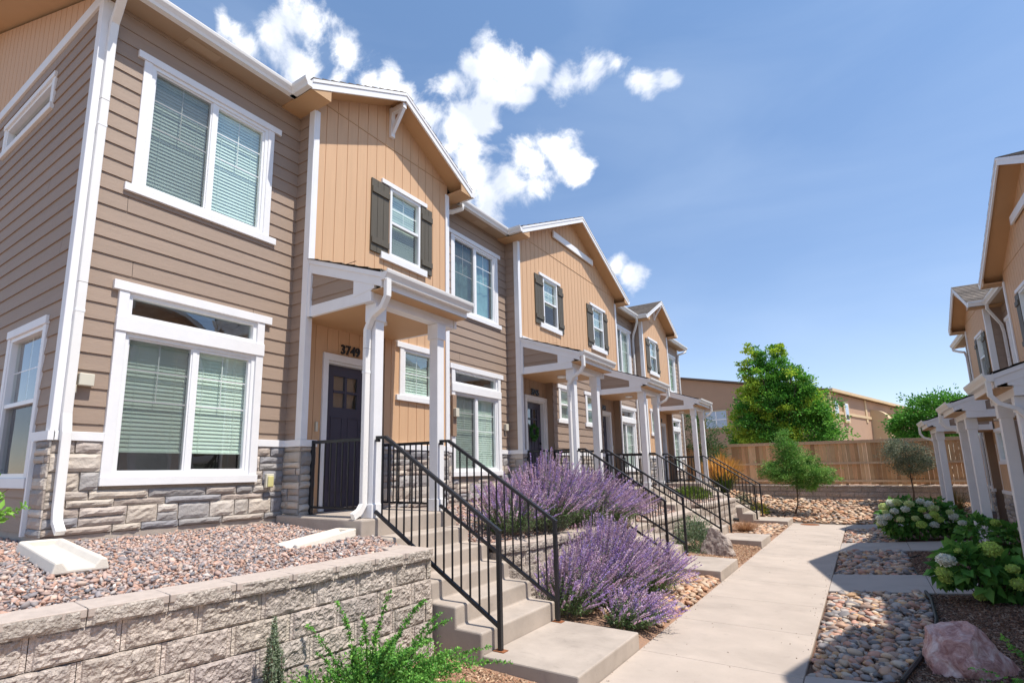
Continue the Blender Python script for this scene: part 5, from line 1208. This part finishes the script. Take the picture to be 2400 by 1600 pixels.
stemmy('green_shrub', (7.25, 5.75, .08), [pt(2345,1490,6.15), pt(2400,1545,6.0), pt(2270,1565,5.9), pt(2300,1590,5.8), pt(2380,1590,5.8), pt(2360,1515,6.0)]+[(7.2+rnd.uniform(-.2, .3), 5.7+rnd.uniform(-.2, .2), rnd.uniform(.15, .4)) for _ in range(14)], BG, 'bright green twigs in front of the pink boulder', 'shrub', .034, 60)
# mounds
BB = bpy.data.objects['barberry_shrub']; Vc, _c = clumps([(3.02,3.15,.22,.34,.55,.30),(3.1,3.5,.2,.3,.4,.25),(2.95,2.8,.2,.28,.35,.26)], 90, 60, .032, BG, .35, .4, .55); put('inner_foliage', Vc, BB)
def mound(name, loc, rx, ry, rz, n, ls, pal, label, cat, wr=.35, up=.8, parent_stem=True):
    t = thing(name, loc, label, cat); d = rdir(n, .5); P_ = np.array(loc)+np.abs(np.array([1, 1, 0]))*0+d*np.array([rx, ry, rz])*rng.uniform(.35, 1, (n, 1)); P_[:, 2] = np.maximum(P_[:, 2], loc[2]+.01)
    V = leaves(P_, d*.8+rdir(n, up)*.7, rng.uniform(.7, 1.3, n)*ls, wr, pick(pal, n, .25)); put('foliage', V, t)
    mb = MB()
    for k in range(7): mb.tube([loc, (loc[0]+rnd.uniform(-.6, .6)*rx, loc[1]+rnd.uniform(-.6, .6)*ry, loc[2]+rz*.7)], .006, 4, .003)
    mb.build('stems', m_bark, t)
mound('sage_shrub', (2.95, 13.1, .08), .55, .6, .72, 3600, .065, [(.22,.30,.18),(.30,.38,.25),(.14,.21,.10),(.18,.28,.12)], 'loose grey-green shrub behind the jagged boulder', 'shrub', .25)
mound('green_mound', (1.7, 18.2, .95), .6, .9, .35, 2200, .07, [(.14,.22,.03),(.20,.28,.04),(.09,.16,.03)], 'yellow-green mound on the terrace beyond the third steps', 'plant', .4)
mound('flowering_plant', (3.0, 22.2, .25), .35, .4, .35, 900, .06, [(.13,.22,.04),(.20,.28,.05),(.55,.42,.04)], 'small plant with yellow flowers beside the farthest steps', 'plant', .5)
mound('silver_shrub', (2.5, 22.3, .5), .4, .4, .45, 1000, .06, [(.25,.30,.20),(.18,.24,.13)], 'silvery green plant beside the farthest steps', 'plant', .35)
# grasses
def grass(loc, n, h, sp, pal, label, w_=.006, plume=None, name='ornamental_grass'):
    t = thing(name, loc, label, 'grass clump'); V, F, Cc = [], [], []
    for k in range(n):
        a = rng.uniform(0, 6.283); q = math.sqrt(rng.uniform(0, 1)); hh = h*rng.uniform(.6, 1.05); o = np.array([math.cos(a), math.sin(a), 0]); b = np.array(loc)+o*.08*q; tip = b+o*sp*q*rng.uniform(.7, 1.2)+np.array([0, 0, hh*(1-.25*q)]); mid = (b+tip)/2+np.array([0, 0, hh*.15])
        s = np.array([-o[1], o[0], 0])*w_; c = pick(pal, 1)[0]; i = len(V)
        for tt in np.linspace(0, 1, 6):
            p = b*(1-tt)**2+2*mid*tt*(1-tt)+tip*tt**2; ww = (1-.8*tt) if plume is None else 1; V += [p-s*ww, p+s*ww]; 
        for j in range(5):
            cc = c if (plume is None or j < 3) else np.array(plume)*rng.uniform(.8, 1.2)
            F += [[i+2*j, i+2*j+1, i+2*j+3], [i+2*j, i+2*j+3, i+2*j+2]]; Cc += [cc, cc]
    put('blades', (np.array(V), np.array(F), np.array(Cc)), t)
grass((1.75, 23.0, .82), 900, 1.65, .85, [(.08,.16,.03),(.12,.20,.04)], 'tall feathery grass with golden orange plumes by the fence', .007, (.72,.38,.09))
grass((3.25, 17.6, .04), 700, .35, .5, [(.42,.22,.11),(.50,.30,.16),(.34,.17,.09)], 'low dried reddish-brown grass tuft before the third block wall', .004, name='dry_grass')
grass((8.45, 22.6, .3), 300, .95, .5, [(.22,.20,.06),(.30,.20,.07)], 'brownish grass clump behind the farthest right porch', .006)
# wreath on door 3745
wt = thing('door_wreath', (.095, 11.04, 2.70), 'green leafy wreath hanging on the dark door of 3745', 'wreath'); a = rng.uniform(0, 6.283, 700); c_ = np.stack([np.full(700, .10), 11.04+np.cos(a)*.15, 2.72+np.sin(a)*.15], -1); Dd = np.stack([rng.uniform(.1, .8, 700), -np.sin(a)+rng.normal(0, .5, 700), np.cos(a)+rng.normal(0, .5, 700)], -1)
put('leaf_ring', leaves(c_+rng.normal(0, .022, (700, 3))*np.array([.5, 1, 1]), Dd, rng.uniform(.03, .065, 700), .4, pick([(.06,.20,.035),(.10,.28,.05),(.04,.13,.03)], 700)), wt)
